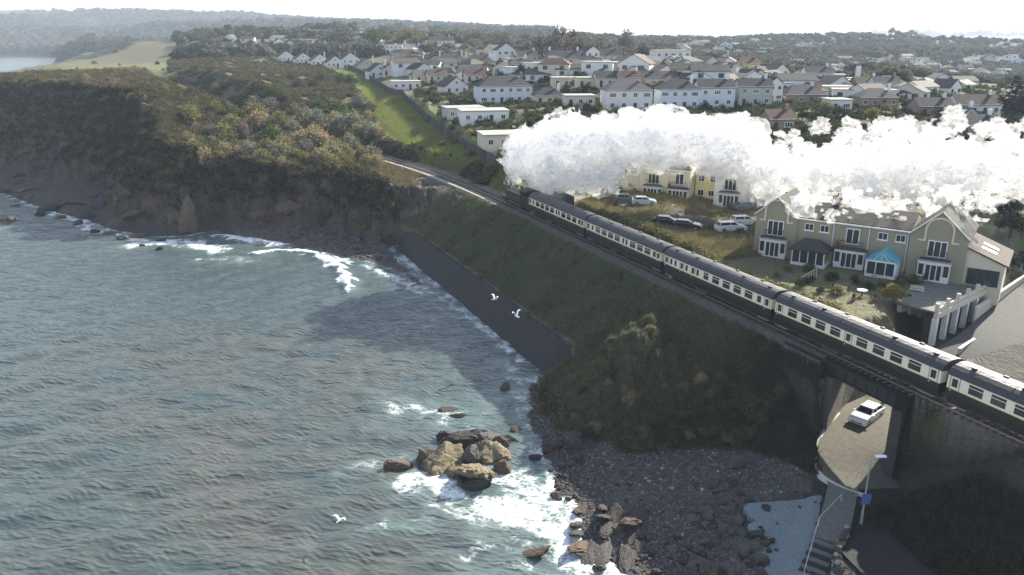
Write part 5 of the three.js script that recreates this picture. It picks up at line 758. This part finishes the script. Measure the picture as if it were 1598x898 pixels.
// ---------- rocks ----------
const rockM = { tan: S(0.225, 0.185, 0.115, 0.9, { map: T_grain, bumpMap: T_rough, bumpScale: 0.12 }), dark: S(0.045, 0.04, 0.036, 0.75, { map: T_grain, bumpMap: T_rough, bumpScale: 0.1 }), grey: S(0.11, 0.11, 0.108, 0.9, { map: T_grain, bumpMap: T_rough, bumpScale: 0.08 }), brown: S(0.13, 0.09, 0.065, 0.9, { map: T_grain, bumpMap: T_rough, bumpScale: 0.12 }), pale: S(0.36, 0.34, 0.31, 0.9, { map: T_grain }) };
function rockGeo(seed, det = 3, amp = 0.5, flat = 1) { // cut by planes, then roughened
  let g = new THREE.IcosahedronGeometry(1, det * 3); const q = rng(seed), pl = []; for (let i = 0; i < 11; i++) { const a = q() * 6.28, c = 2 * q() - 1, s = Math.sqrt(1 - c * c); pl.push([s * Math.cos(a), c, s * Math.sin(a), 0.55 + 0.35 * q()]); }
  const p = g.attributes.position, uv = []; for (let i = 0; i < p.count; i++) { let x = p.getX(i), y = p.getY(i), z = p.getZ(i); for (const k of pl) { const d = x * k[0] + y * k[1] + z * k[2] - k[3]; if (d > 0) { x -= k[0] * d; y -= k[1] * d; z -= k[2] * d; } } const st = y * 5 + x * 1.2 + seed, n = (1 + amp * 0.34 * fbm3(x * 2 + seed, y * 2, z * 2, 5)) * (1 - 0.05 * Math.max(0, Math.sin(st)) ** 6 - 0.09 * ss(0.12, 0, Math.abs(n3(x * 1.6 + seed, y * 0.6, z * 1.6)))); p.setXYZ(i, x * n, y * n * flat, z * n); uv.push((x + y) * 0.6, (z + y) * 0.6); }
  g.setAttribute('uv', new THREE.BufferAttribute(new Float32Array(uv), 2)); g.deleteAttribute('normal'); g = mergeVertices(g, 1e-4); g = toCreasedNormals(g, 0.6); return g;
}
const rg = [0, 1, 2, 3, 4, 5].map((i) => rockGeo(100 + i * 7));
let rk = 0;
function rock(pos, sx, sy, sz, yaw, mat, label, group, name = 'sea_rock', cat = 'rock') { const o = part(name, rg[rk++ % 6], rockM[mat]); o.position.set(...pos); o.scale.set(sx, sy, sz); o.rotation.set(0.28 * Math.sin(rk * 2.3), yaw, 0.3 * Math.cos(rk * 1.7)); tag(o, label, cat, group); return o; }
const wet = (x, y, h) => at(x, y, h);
rock(wet(692, 722, 0), 3.3, 1.5, 2.4, 0.4, 'tan', 'largest tan rock at the left of the islet in the surf');
rock(wet(748, 740, 0), 3.0, 1.2, 2.0, 1.2, 'tan', 'smooth tan rock at the front of the islet in the surf');
rock(wet(770, 716, 0), 2.3, 1.2, 1.8, 2.2, 'tan', 'tan boulder at the right of the islet behind the smooth front rock');
rock(wet(722, 692, 0), 3.0, 1.2, 1.7, 0.1, 'dark', 'dark weedy ledge along the back of the islet');
rock(wet(768, 690, 0), 2.5, 1.1, 1.6, 0.8, 'dark', 'dark rock at the right back corner of the islet');
rock(wet(738, 716, 0.3), 1.2, 1.6, 1.0, 0.8, 'grey', 'small grey rock wedged between the tan rocks of the islet');
for (const [x, y, sx, sy, sz, t, l] of [[668, 716, 1.5, 1.3, 1.2, 'brown', 'brown rock at the far left shoulder of the islet'], [712, 736, 1.3, 1.0, 1.1, 'tan', 'low tan rock between the two big rocks of the islet'], [786, 734, 1.1, 1.0, 1.0, 'brown', 'brown rock at the right foot of the islet'], [700, 686, 1.5, 0.9, 0.9, 'dark', 'low black ledge at the left back of the islet'], [752, 704, 1.2, 1.5, 1.0, 'tan', 'pale-topped tan rock in the middle of the islet'], [780, 700, 1.0, 1.4, 0.9, 'brown', 'upright brown rock near the right back corner of the islet'], [716, 750, 1.2, 0.5, 0.7, 'dark', 'dark wet rock at the left front foot of the islet'], [790, 690, 1.4, 0.6, 0.9, 'dark', 'black rock awash at the right end of the islet']]) rock(wet(x, y, 0), sx, sy, sz, x * 0.7, t, l);
rock(wet(744, 757, 0), 2.4, 0.8, 1.0, 0.1, 'dark', 'dark wet ledge at the foot of the smooth front rock');
rock(wet(622, 730, 0), 1.7, 0.75, 1.1, 0.3, 'brown', 'small brown rock awash to the left of the islet');
rock(wet(703, 642, 0), 1.5, 0.35, 0.7, 0.2, 'dark', 'flat dark rock just showing in the foam behind the islet');
rock(wet(712, 651, 0), 1.6, 0.35, 0.5, -0.1, 'dark', 'second flat dark rock awash behind the islet');
rock(wet(788, 606, 0), 1.0, 0.8, 0.8, 0.3, 'brown', 'lone brown rock in the shallows off the end of the sea wall');
rock(wet(806, 672, 0), 0.7, 0.4, 0.6, 0.3, 'dark', 'small dark rock between the islet and the beach');
rock(wet(835, 716, 0), 0.9, 0.5, 0.7, 0.9, 'dark', 'dark stone at the water edge right of the islet');
rock(wet(825, 868, 0), 2.2, 0.3, 0.7, 0.1, 'brown', 'long brown rock barely above water near the bottom edge');
rock(wet(5, 346, 0), 2.6, 1.4, 2.2, 0.3, 'dark', 'dark rock cut by the left edge in the calm water');
for (const [x, y, s, t] of [[75, 328, 3.4, 'dark'], [105, 322, 3.0, 'brown'], [130, 338, 2.2, 'dark'], [148, 362, 1.5, 'dark'], [180, 352, 3.2, 'brown'], [250, 376, 1.3, 'dark'], [248, 388, 1.1, 'dark'], [215, 358, 2.8, 'dark'], [38, 300, 3.2, 'brown'], [20, 282, 3.6, 'dark'], [60, 278, 3.4, 'brown'], [270, 362, 2.2, 'dark'], [335, 366, 1.8, 'brown'], [12, 300, 2.6, 'dark'], [30, 262, 3.8, 'brown'], [8, 252, 3.4, 'dark'], [52, 256, 3, 'dark'], [90, 268, 3.6, 'brown'], [118, 290, 3.2, 'dark'], [85, 300, 2.4, 'brown'], [150, 310, 3.4, 'dark'], [165, 330, 2.6, 'brown'], [200, 335, 3, 'dark'], [120, 350, 1.6, 'dark'], [60, 335, 1.8, 'dark'], [98, 340, 1.4, 'brown'], [190, 372, 1.2, 'dark'], [222, 384, 1.0, 'dark'], [360, 360, 2.0, 'brown'], [400, 352, 2.6, 'dark'], [440, 366, 1.6, 'dark'], [480, 360, 1.8, 'brown'], [520, 380, 1.2, 'dark']]) rock([...at(x, y, 0.1)], s, s * 0.42, s * 0.7, x * 0.3, t, 'weathered rock on the ledges at the foot of the headland', 'rocks at the foot of the headland', 'shore_rock');
{ const q = rng(515); for (let i = 0; i < 95; i++) { const p = ground(lerp(20, 610, q()), lerp(150, 345, q()), 100); const l = land(p[0], p[2]); if (l[1] !== 'cliff' && l[1] !== 'beach') continue; const s = lerp(1.0, 3.2, q() * q()); rock([p[0], p[1] - s * 0.15, p[2]], s * 1.4, s * (0.6 + 0.5 * q()), s, 0.5 + (q() - 0.5) * 1.2, i % 5 < 3 ? 'brown' : 'dark', l[1] === 'beach' ? `${s > 1.5 ? 'large' : 'small'} ${i % 5 < 3 ? 'brown' : 'black'} rock on the headland foreshore, ${p[0] < -60 ? 'left' : 'right'} part` : `${s > 1.5 ? 'large' : 'small'} ${i % 5 < 3 ? 'brown' : 'black'} outcrop ${p[1] > 9 ? 'high' : 'low'} in the headland cliff, ${p[0] < -90 ? 'left' : p[0] < -55 ? 'middle' : 'right'} part`, l[1] === 'beach' ? 'rocks of the headland foreshore' : 'outcrops of the headland cliff', l[1] === 'beach' ? 'shore_rock' : 'cliff_outcrop'); } }
{ const q = rng(616); for (let i = 0; i < 70; i++) { const p = at(lerp(0, 300, q()), lerp(245, 372, q()), 0.4), l = land(p[0], p[2]); if (l[2] < -5 || l[2] > 22) continue; const s = lerp(0.8, 2.8, q() * q()); rock([p[0], Math.max(l[0], -0.2), p[2]], s * 1.5, s * 0.45, s * 0.9, 0.4 + (q() - 0.5), q() < 0.5 ? 'dark' : 'brown', 'low jagged rock on the wave-cut shelf at the left', 'rocks of the wave-cut shelf', 'shore_rock'); } }
{ // stack of upright rock standing out from the headland cliff, its right-hand edge in the sun
  const A = at(298, 362, 0), B = at(222, 352, 0), L = []; [[0, 1.5, 7.6, 1.5, 0.12], [0.08, 1.5, 6.2, 1.7, -0.2], [0.2, 2.0, 5.2, 1.6, 0.25], [0.34, 2.2, 4.2, 1.7, -0.3], [0.5, 2.6, 3.2, 1.8, 0.3], [0.68, 2.6, 2.3, 1.8, -0.2], [0.86, 2.4, 1.5, 1.7, 0.2], [0.3, 2.6, 2.2, 2.4, 0.1]].forEach(([k, sx, sy, sz, t], i) => { const g = rockGeo(300 + i * 9, 3, 0.9); g.scale(sx * 1.3, sy, sz); g.rotateZ(t * 0.5 - 0.08); g.rotateY(0.4 * i); g.translate(lerp(A[0], B[0], k), 0.2, lerp(A[2], B[2], k) + (i % 2) * 0.8); L.push(g); });
  tag(part('rock_stack', L, S(0.17, 0.13, 0.085, 0.9, { map: T_grain, bumpMap: T_rough, bumpScale: 0.12 })), 'upright tan rock stack with a sunlit edge at the foot of the dark headland', 'rock');
}
{
  const q = rng(909), B = (n, x0, x1, y0, y1, s0, s1, mats, label, group, flat = 0.65) => { for (let i = 0; i < n; i++) { const p = ground(lerp(x0, x1, q()), lerp(y0, y1, q()), 45), s = lerp(s0, s1, q() * q()); const long = flat < 0.5 ? 1.9 : 1; rock([p[0], p[1] + s * 0.12, p[2]], s * (0.8 + 0.5 * q()) * long, s * flat, s, flat < 0.5 ? 0.9 + 0.6 * q() : q() * 6, mats[(q() * mats.length) | 0], label, group, 'boulder', 'boulder'); } };
  B(70, 1075, 1200, 745, 897, 0.28, 0.85, ['grey', 'grey', 'dark', 'brown'], 'grey boulder in the heap beside the slipway', 'boulders heaped beside the slipway');
  B(40, 985, 1130, 830, 897, 0.25, 0.6, ['grey', 'dark', 'grey'], 'grey boulder at the bottom edge of the shingle cove', 'boulders at the bottom of the cove');
  B(46, 850, 960, 580, 700, 0.25, 0.75, ['dark', 'grey', 'brown', 'grey'], 'rounded stone on the foreshore below the knoll', 'stones on the foreshore below the knoll');
  B(22, 855, 915, 690, 790, 0.3, 0.9, ['dark', 'dark', 'brown'], 'dark rock along the water edge of the cove', 'dark rocks along the cove edge');
  B(26, 900, 1000, 790, 892, 0.5, 1.25, ['brown', 'dark', 'dark'], 'brown wave-washed ledge rock at the lower water edge', 'ledge rocks at the lower water edge', 0.4);
  B(26, 1130, 1290, 768, 796, 0.14, 0.4, ['grey', 'dark', 'grey'], 'small stone strewn across the top of the slipway', 'stones at the top of the slipway');
  B(16, 1160, 1215, 790, 890, 0.2, 0.5, ['grey', 'dark'], 'stone lying along the ragged left edge of the slipway', 'stones along the slipway edge');
  B(60, 880, 1100, 690, 800, 0.14, 0.42, ['dark', 'grey', 'brown'], 'stone half sunk in the dark shingle of the cove', 'stones sunk in the shingle');
  B(8, 995, 1060, 745, 800, 0.12, 0.3, ['pale'], 'stone coloured pale to paint the shine of wet shingle', 'pale stones in the cove');  // pale colour paints the shine of wet stones
  rock((() => { const p = ground(1151, 728, 45); return [p[0], p[1] + 0.3, p[2]]; })(), 0.95, 0.85, 0.8, 0.4, 'grey', 'single pale boulder at the foot of the dark slope', null, 'boulder', 'boulder');
  const peb = rockGeo(55, 1, 0.4, 0.7); const pm = S(1, 1, 1, 0.85);
  scatter('shingle', 'grey shingle and pebbles over the cove', peb, pm, 16000, (r) => W(lerp(-75, -8, r()), lerp(-30, -8, r())), (l, x, z, r) => l[1] === 'beach' && !(l[3] < -57.5 && l[4] > -19) && l[0] > -0.15 && l[0] < 3.2 ? vary(r() < 0.012 ? [0.34, 0.33, 0.31] : mix3([0.05, 0.05, 0.047], [0.15, 0.14, 0.13], r()), r, 0.6) : null, (l, r) => 0.06 + 0.16 * r() * r());  // a few pebbles are pale, painting glints of wet stone
  scatter('shingle', 'dark shingle on the small beach beyond the sea wall', peb, pm, 7000, (r) => [lerp(-60, -8, r()), lerp(-172, -128, r())], (l, x, z, r) => l[1] === 'beach' && l[0] > -0.1 && l[0] < 3 ? vary([0.10, 0.085, 0.08], r, 0.8) : null, (l, r) => 0.15 + 0.35 * r() * r());
}
// ---------- slipway, steps, wall, lamp ----------
{
  const q4 = [at(1166, 786, 2.2), at(1282, 778, 2.5), at(1262, 915, 1.0), at(1205, 915, 0.6)], n = 18, t = [], uv = [], g = [];
  for (let i = 0; i <= n; i++) { const r = []; for (let j = 0; j <= n; j++) { const s = i / n, k = j / n, jag = j === 0 ? 0.9 * n2(i * 0.8, 3) : j === n ? 0.25 * n2(i, 8) : 0, a = [0, 1, 2].map((c) => lerp(lerp(q4[0][c], q4[1][c], k), lerp(q4[3][c], q4[2][c], k), s)); r.push([a[0] + jag,  Math.max(a[1], H(a[0], a[2]) + 0.05) + 0.03 * n2(i, j), a[2]]); } g.push(r); }
  for (let i = 0; i < n; i++) for (let j = 0; j < n; j++) for (const f of quad(g[i][j], g[i + 1][j], g[i + 1][j + 1], g[i][j + 1])) { t.push(f); uv.push(f.map((p) => [p[0] / 3, p[2] / 3])); }
  const dn = (p) => [p[0], p[1] - 1.2, p[2]]; for (let i = 0; i < n; i++) for (const [a, b] of [[g[i][0], g[i + 1][0]], [g[i][n], g[i + 1][n]], [g[0][i], g[0][i + 1]], [g[n][i], g[n][i + 1]]]) for (const f of quad(a, b, dn(b), dn(a))) { t.push(f); uv.push(f.map((p) => [p[0] / 3, p[1] / 3])); }
  tag(part('slipway', soup(t, uv), S(0.20, 0.255, 0.28, 0.75, { map: T_grain, bumpMap: T_rough, bumpScale: 0.1 })), 'pale blue-grey concrete slipway apron beside the steps', 'slipway');
  // path from the yard to the steps
  struct('path', ribbon(smoothLine([at(1316, 760, 3.1), at(1310, 790, 2.8), at(1300, 828, 2.6), at(1292, 846, 2.5)], 20), 2.4, 0.16, 0.6), S(0.16, 0.165, 0.155, 0.9, { map: T_grain, bumpMap: T_rough, bumpScale: 0.04 }), 'grey path leading from the lane to the beach steps');
  const a = at(1288, 846, 2.55), b = at(1262, 906, 1.2), yaw = Math.atan2(b[0] - a[0], b[2] - a[2]), len = Math.hypot(b[0] - a[0], b[2] - a[2]), st = thing('beach_steps', 'flight of dark stone steps going down to the cove beside the slipway', 'steps', [a[0], 0, a[2]], yaw), k = 9; for (let i = 0; i < k; i++) part('step', rbox(0, lerp(a[1], b[1], i / k) - 0.45, (i + 0.5) * len / k, 1.9, 0.9, len / k + 0.05, 0.03, 1), i % 2 ? masonry : S(0.13, 0.13, 0.13, 0.9), st);
  const rl = thing('handrail', 'thin metal handrail beside the path to the beach steps', 'handrail'), h0 = at(1312, 788, 2.7), h1 = at(1277, 824, 2.6), h2 = at(1254, 905, 1.3), up = (p, d) => [p[0], p[1] + d, p[2]]; part('rail', [bar(up(h0, 1), up(h1, 1), 0.035), bar(up(h1, 1), up(h2, 1), 0.035)], S(0.45, 0.45, 0.45, 0.5), rl); for (const p of [h0, h1, h2]) part('post', bar(up(p, -0.3), up(p, 1), 0.04), S(0.4, 0.4, 0.4, 0.5), rl); { const m = h1.map((c, i) => (c + h2[i]) / 2); part('post', bar(up(m, -0.3), up(m, 1), 0.04), S(0.4, 0.4, 0.4, 0.5), rl); }
  const w = thing('stone_wall', 'short rough wall of tan stones along the right of the beach steps', 'wall'), s0 = at(1322, 836, 2.6), s1 = at(1306, 862, 2.3), s2 = at(1304, 912, 1.6), q = rng(8); const mats = [rockM.tan, rockM.grey, rockM.pale, rockM.brown]; for (let i = 0; i < 22; i++) for (let l = 0; l < 3; l++) { const u = (i + (l % 2) * 0.5) / 22.5, p = u < 0.35 ? s0.map((c, j) => lerp(c, s1[j], u / 0.35)) : s1.map((c, j) => lerp(c, s2[j], (u - 0.35) / 0.65)); const m = part('stone', rg[(i + l * 2) % 6], mats[(q() * 4) | 0], w, [p[0] + (q() - 0.5) * 0.12, p[1] + 0.1 + l * 0.3, p[2]]); m.scale.set(0.28 + 0.1 * q(), 0.2, 0.24 + 0.1 * q()); m.rotation.y = q() * 6; }
  const lp = at(1344, 818, 2.55), L = thing('street_lamp', 'tall grey street lamp with a white head beside the beach lane', 'street lamp', lp), gal = S(0.38, 0.39, 0.39, 0.5, { metalness: 0.4 });
  part('post', [cyl(0, 0.6, 0, 0.09, 0.11, 1.2), cyl(0, 3.3, 0, 0.05, 0.075, 5.4), bar([0, 5.95, 0], [0.55, 6.2, 0], 0.04)], gal, L); const hd = part('lamp_head', rbox(0.75, 6.22, 0, 0.85, 0.16, 0.32, 0.07, 3), S(0.8, 0.82, 0.82, 0.4), L); part('lens', rbox(0.78, 6.13, 0, 0.5, 0.06, 0.22, 0.02, 1), GLASS, hd);
  part('sign', rbox(0.05, 2.4, 0.12, 0.75, 0.95, 0.04, 0.02, 1), S(0.05, 0.12, 0.3, 0.5), L); part('clamp', box(0, 2.4, 0.06, 0.2, 0.08, 0.12), gal, L);
}
// ---------- vehicles ----------
function car(pos, yaw, paint, label, o = {}) {
  const L = o.len || 4.1, Wd = o.w || 1.74, Ht = o.h || 1.47, c = thing('parked_car', label, 'car', pos, yaw, o.group), suv = !!o.suv, pm = PH(...paint, 0.35, { clearcoat: 1, clearcoatRoughness: 0.08 });
  const q = L / 4.1, k = Ht / 1.47; // front towards +x
  const lower = [[-2.02, 0.38], [-2.05, 0.62], [-1.98, 0.95], [-1.6, 1.0], [0.95, 0.98], [1.75, 0.82], [2.0, 0.66], [2.05, 0.42], [1.95, 0.25]];
  const arch = (s, cx) => { s.lineTo(cx + 0.37, 0.25); s.absarc(cx, 0.32, 0.37, -0.19, Math.PI + 0.19, false); s.lineTo(cx - 0.37, 0.25); };
  const sh = new THREE.Shape(); sh.moveTo(...lower[0]); lower.slice(1).forEach((p) => sh.lineTo(...p)); arch(sh, 1.28); arch(sh, -1.25); sh.lineTo(-1.95, 0.25);
  const bg = new THREE.ExtrudeGeometry(sh, { depth: Wd - 0.16, bevelEnabled: true, bevelSize: 0.06, bevelThickness: 0.08, bevelSegments: 3, curveSegments: 10 }).translate(0, 0, -(Wd - 0.16) / 2).scale(q, k, 1);
  const body = part('body', bg, pm, c);
  // cabin narrowing to the roof
  const rb = suv ? [-2.0, -1.75, 0.25, 1.0] : [-1.95, -1.35, 0.15, 1.0], cab = (w0, w1, y0, y1, a) => { const P = [[a[0], y0, w0], [a[3], y0, w0], [a[2], y1, w1], [a[1], y1, w1]], M = P.map((p) => [p[0], p[1], -p[2]]); return soup([...quad(...P), ...quad(M[3], M[2], M[1], M[0]), ...quad(P[3], P[2], M[2], M[3]), ...quad(P[1], M[1], M[2], P[2]), ...quad(M[0], P[0], P[3], M[3])]).scale(q, k, 1); };
  part('cabin_glass', cab(Wd / 2 - 0.06, Wd / 2 - 0.24, 0.96, 1.4, rb), GLASS, c);
  part('roof', rbox((rb[1] + rb[2]) / 2 * q, 1.42 * k, 0, (rb[2] - rb[1] + 0.12) * q, 0.09, Wd - 0.42, 0.04, 3), pm, c);
  for (const s of [-1, 1]) { const z0 = s * (Wd / 2 - 0.05), z1 = s * (Wd / 2 - 0.23); part('pillar', [[[rb[3], 0.97, z0], [rb[2], 1.41, z1]], [[rb[0] + 0.05, 0.97, z0], [rb[1], 1.41, z1]], [[-0.35, 0.97, z0], [-0.4, 1.41, z1]]].map(([a, b]) => bar([a[0] * q, a[1] * k, a[2]], [b[0] * q, b[1] * k, b[2]], 0.045, 5)), pm, c);
    part('headlight', rbox(1.93 * q, 0.68 * k, s * (Wd / 2 - 0.26), 0.2, 0.16, 0.36, 0.05, 2), PH(0.75, 0.8, 0.85, 0.1, { clearcoat: 1 }), c); part('tail_light', rbox(-2.0 * q, 0.8 * k, s * (Wd / 2 - 0.2), 0.14, 0.22, 0.28, 0.04, 2), S(0.4, 0.02, 0.02, 0.3), c); part('mirror', rbox(0.75 * q, 1.02 * k, s * (Wd / 2 + 0.08), 0.16, 0.13, 0.2, 0.04, 2), pm, c); part('door', [box(0.42 * q, 0.68 * k, s * (Wd / 2 + 0.002), 0.02, 0.6, 0.012), box(-0.55 * q, 0.68 * k, s * (Wd / 2 + 0.002), 0.02, 0.6, 0.012)], BLACK, c); }
  part('grille', rbox(2.06 * q, 0.42 * k, 0, 0.1, 0.16, 1.0, 0.03, 2), BLACK, c); part('number_plate', box(2.12 * q, 0.52 * k, 0, 0.02, 0.11, 0.5), WHITE, c);
  for (const x of [1.28, -1.25]) for (const s of [-1, 1]) { const w = part('wheel', cyl(0, 0, 0, 0.31, 0.31, 0.2, 'z', 24), TYRE, c, [x * q, 0.31, s * (Wd / 2 - 0.12)]); part('rim', cyl(0, 0, s * 0.09, 0.19, 0.2, 0.04, 'z', 12), S(0.5, 0.5, 0.52, 0.35, { metalness: 0.7 }), w); }
  return c;
}
{ const p = at(1352, 655, 4.35); car([p[0], 4.33, p[2]], Math.atan2(-0.66, -0.75), [0.82, 0.83, 0.84], 'white hatchback standing in the patch of sun under the railway bridge'); }
const park = (x, y, yaw, paint, label, o) => { const p = ground(x, y, 80); return car([p[0], p[1] + 0.06, p[2]], yaw, paint, label, o); };
park(1140, 362, 0.2, [0.8, 0.8, 0.8], 'white estate car parked left of the near terrace', { len: 4.7, h: 1.65, suv: 1 });
park(1162, 352, 0.15, [0.78, 0.78, 0.78], 'second white car just behind the white estate car', { len: 4.4, h: 1.6, suv: 1 });
park(1042, 352, -0.35, [0.015, 0.015, 0.02], 'black car at the left end of the dark parked cars', { len: 4.5 });
park(1072, 358, -0.35, [0.02, 0.022, 0.03], 'dark navy car at the right end of the dark parked cars', { len: 4.5 });
park(978, 316, -0.2, [0.10, 0.16, 0.18], 'dark teal car outside the farther terrace', { len: 4.2 });
park(1005, 320, -0.1, [0.55, 0.6, 0.63], 'silver car outside the farther terrace', { len: 4.2 });
park(1163, 328, 0.3, [0.10, 0.14, 0.24], 'blue car behind the white cars, under the steam', { len: 4.2 });
{ // drive and turning area before the farther terrace
  const q = [at(985, 322, 11.32), at(1060, 345, 11.32), at(1120, 362, 11.32), at(1175, 372, 11.32)]; struct('driveway', ribbon(smoothLine(q.map((p) => [p[0], Math.max(p[1], H(p[0], p[2])) + 0.02, p[2]]), 20), 8, 0.3, 0.6), asphalt, 'dark tarmac drive in front of the farther terrace');
}
// ---------- gulls ----------
function gull(pos, yaw, lift, label, s = 1) {
  const g = thing('gull', label, 'gull', pos, yaw); g.scale.setScalar(s); const Wm = S(0.82, 0.82, 0.82, 0.8), Gm = S(0.45, 0.47, 0.5, 0.8);
  part('body', new THREE.LatheGeometry([[0, -0.3], [0.05, -0.26], [0.09, -0.1], [0.085, 0.05], [0.06, 0.17], [0.055, 0.22], [0.03, 0.28], [0, 0.3]].map((p) => new THREE.Vector2(...p)), 14).rotateZ(-Math.PI / 2), Wm, g);
  part('bill', new THREE.ConeGeometry(0.016, 0.07, 6).rotateZ(-Math.PI / 2).translate(0.32, -0.005, 0), S(0.6, 0.4, 0.05), g); part('tail', soup([...quad([-0.26, 0.01, -0.03], [-0.26, 0.01, 0.03], [-0.42, 0.0, 0.1], [-0.42, 0, -0.1]), ...quad([-0.42, -0.012, -0.1], [-0.42, -0.012, 0.1], [-0.26, -0.01, 0.03], [-0.26, -0.01, -0.03])]), Wm, g);
  for (const s2 of [-1, 1]) { const r = [[0.12, -0.12, 0.03, 0.02], [0.16, -0.08, 0.22 , lift * 0.2], [0.2, -0.03, 0.4, lift * 0.3], [0.1, -0.06, 0.62, lift * 0.32], [-0.08, -0.12, 0.78, lift * 0.26]], t = []; for (let i = 0; i < 4; i++) { const a = r[i], b = r[i + 1], T = 0.018; const A = [a[0], a[3] + T, s2 * a[2]], B = [a[1], a[3], s2 * a[2]], C = [b[1], b[3], s2 * b[2]], D2 = [b[0], b[3] + T, s2 * b[2]], dn = (p) => [p[0], p[1] - 0.025, p[2]]; t.push(...quad(A, B, C, D2), ...quad(dn(D2), dn(C), dn(B), dn(A)), ...quad(A, D2, dn(D2), dn(A))); } part('wing', soup(t), i_wing(Gm, Wm), g); }
  return g;
}
function i_wing(a, b) { return b; }
gull(atDepth(772, 467, 106), 0.6, 1.4, 'white gull gliding in front of the dark sea wall, upper of two', 1.15);
gull(atDepth(806, 494, 102), 2.4, 2.0, 'white gull with raised wings before the sea wall, lower of two', 1.15);
gull(atDepth(530, 812, 66), 1.1, 1.0, 'lone white gull low over the open water near the bottom', 0.9);
// ---------- gardens before the near terrace ----------
{
  const gp = (x, y) => { const p = ground(x, y, 60); return p.slice(0, 3); }, wood = S(0.62, 0.55, 0.45, 0.8);
  const tr = thing('trellis', 'pale wooden trellis leaning in the garden before the terrace', 'trellis', gp(1262, 440), TYAW + 0.5); part('slats', Array.from({ length: 7 }, (_, i) => bar([-0.9 + i * 0.3, 0, 0], [-0.9 + i * 0.3, 0.5 + i * 0.2, -0.25], 0.04, 4)), wood, tr); part('top_rail', bar([-1, 0.45, -0.2], [1, 1.75, -0.3], 0.05, 4), wood, tr); part('foot_rail', bar([-1, 0.1, 0], [1, 0.1, 0], 0.05, 4), wood, tr);
  const table = (x, y, label, m) => { const t = thing('garden_table', label, 'table', gp(x, y), TYAW); part('tabletop', cyl(0, 0.72, 0, 0.6, 0.6, 0.05, 'y', 20), m, t); part('leg', cyl(0, 0.36, 0, 0.06, 0.09, 0.7), STEEL, t); };
  table(1345, 462, 'round white garden table before the bay-windowed house', WHITE); table(1452, 462, 'pale table on the patio beside the right gabled house', WHITE);
  const bench = (x, y, label, ry) => { const t = thing('garden_bench', label, 'bench', gp(x, y), ry); part('seat', Array.from({ length: 4 }, (_, i) => box(0, 0.45, -0.18 + i * 0.12, 1.5, 0.03, 0.1)), wood, t); part('backrest', Array.from({ length: 3 }, (_, i) => box(0, 0.6 + i * 0.13, -0.26, 1.5, 0.09, 0.03)), wood, t); for (const sx of [-0.68, 0.68]) part('leg', [box(sx, 0.22, 0.15, 0.06, 0.45, 0.06), box(sx, 0.45, -0.25, 0.06, 0.9, 0.06)], wood, t); };
  bench(1310, 458, 'wooden bench in the garden left of the round white table', TYAW); bench(1430, 458, 'wooden bench on the patio by the golden bush', TYAW);
  const pots = [[1300, 452], [1332, 470], [1365, 470], [1380, 455], [1418, 470]]; pots.forEach(([x, y], i) => { const t = thing('plant_pot', ['terracotta pot left of the garden benches', 'terracotta pot below the round white table', 'terracotta pot left of the golden bush', 'terracotta pot behind the golden bush', 'terracotta pot right of the golden bush'][i], 'plant pot', gp(x, y)); part('pot', new THREE.LatheGeometry([[0, 0], [0.2, 0], [0.28, 0.45], [0.31, 0.45], [0.31, 0.5], [0.24, 0.5]].map((p) => new THREE.Vector2(...p)), 16), S(0.42, 0.2, 0.11, 0.9), t); part('plant', leaves(60 + i, [[0, 0.7, 0, 0.32]], 90, 0.1), leafMat.green, t); });
  const wl = thing('garden_wall', 'pale stepped garden wall with piers at the edge of the patio', 'wall'), a = gp(1402, 484), b = gp(1462, 500); for (let i = 0; i < 5; i++) { const p = a.map((c, j) => lerp(c, b[j], i / 4)); part('pier', rbox(p[0], p[1] + 0.6, p[2], 0.45, 1.5, 0.45, 0.03, 1), wallC.c, wl); if (i < 4) { const n = a.map((c, j) => lerp(c, b[j], (i + 0.5) / 4)), m = part('panel', rbox(0, 0, 0, Math.hypot(b[0] - a[0], b[2] - a[2]) / 4 - 0.4, 0.9, 0.2, 0.02, 1), wallC.c, wl, [n[0], n[1] + 0.4, n[2]]); m.rotation.y = Math.atan2(-(b[2] - a[2]), b[0] - a[0]); } }
  const fw = (a0, b0, label, h, m, t = 0.25) => { const p = at(...a0), r = at(...b0), o = thing('roadside_wall', label, 'wall', [(p[0] + r[0]) / 2, 0, (p[2] + r[2]) / 2], Math.atan2(-(r[2] - p[2]), r[0] - p[0])), l = Math.hypot(r[0] - p[0], r[2] - p[2]), y = (p[1] + r[1]) / 2; part('wall_face', rbox(0, y + h / 2 - 0.6, 0, l, h + 1.2, t, 0.03, 1), m, o); part('coping', rbox(0, y + h + 0.05, 0, l + 0.1, 0.1, t + 0.12, 0.03, 1), wallC.c, o); };
  fw([1520, 500, 8.6], [1600, 437, 9.4], 'long cream wall along the left of the road at the right edge', 1.1, wallC.c);
  fw([1496, 552, 7.6], [1520, 532, 7.9], 'short pale kerb wall at the foot of the garage row', 0.35, wallC.c);
}
renderer.render(scene, camera);
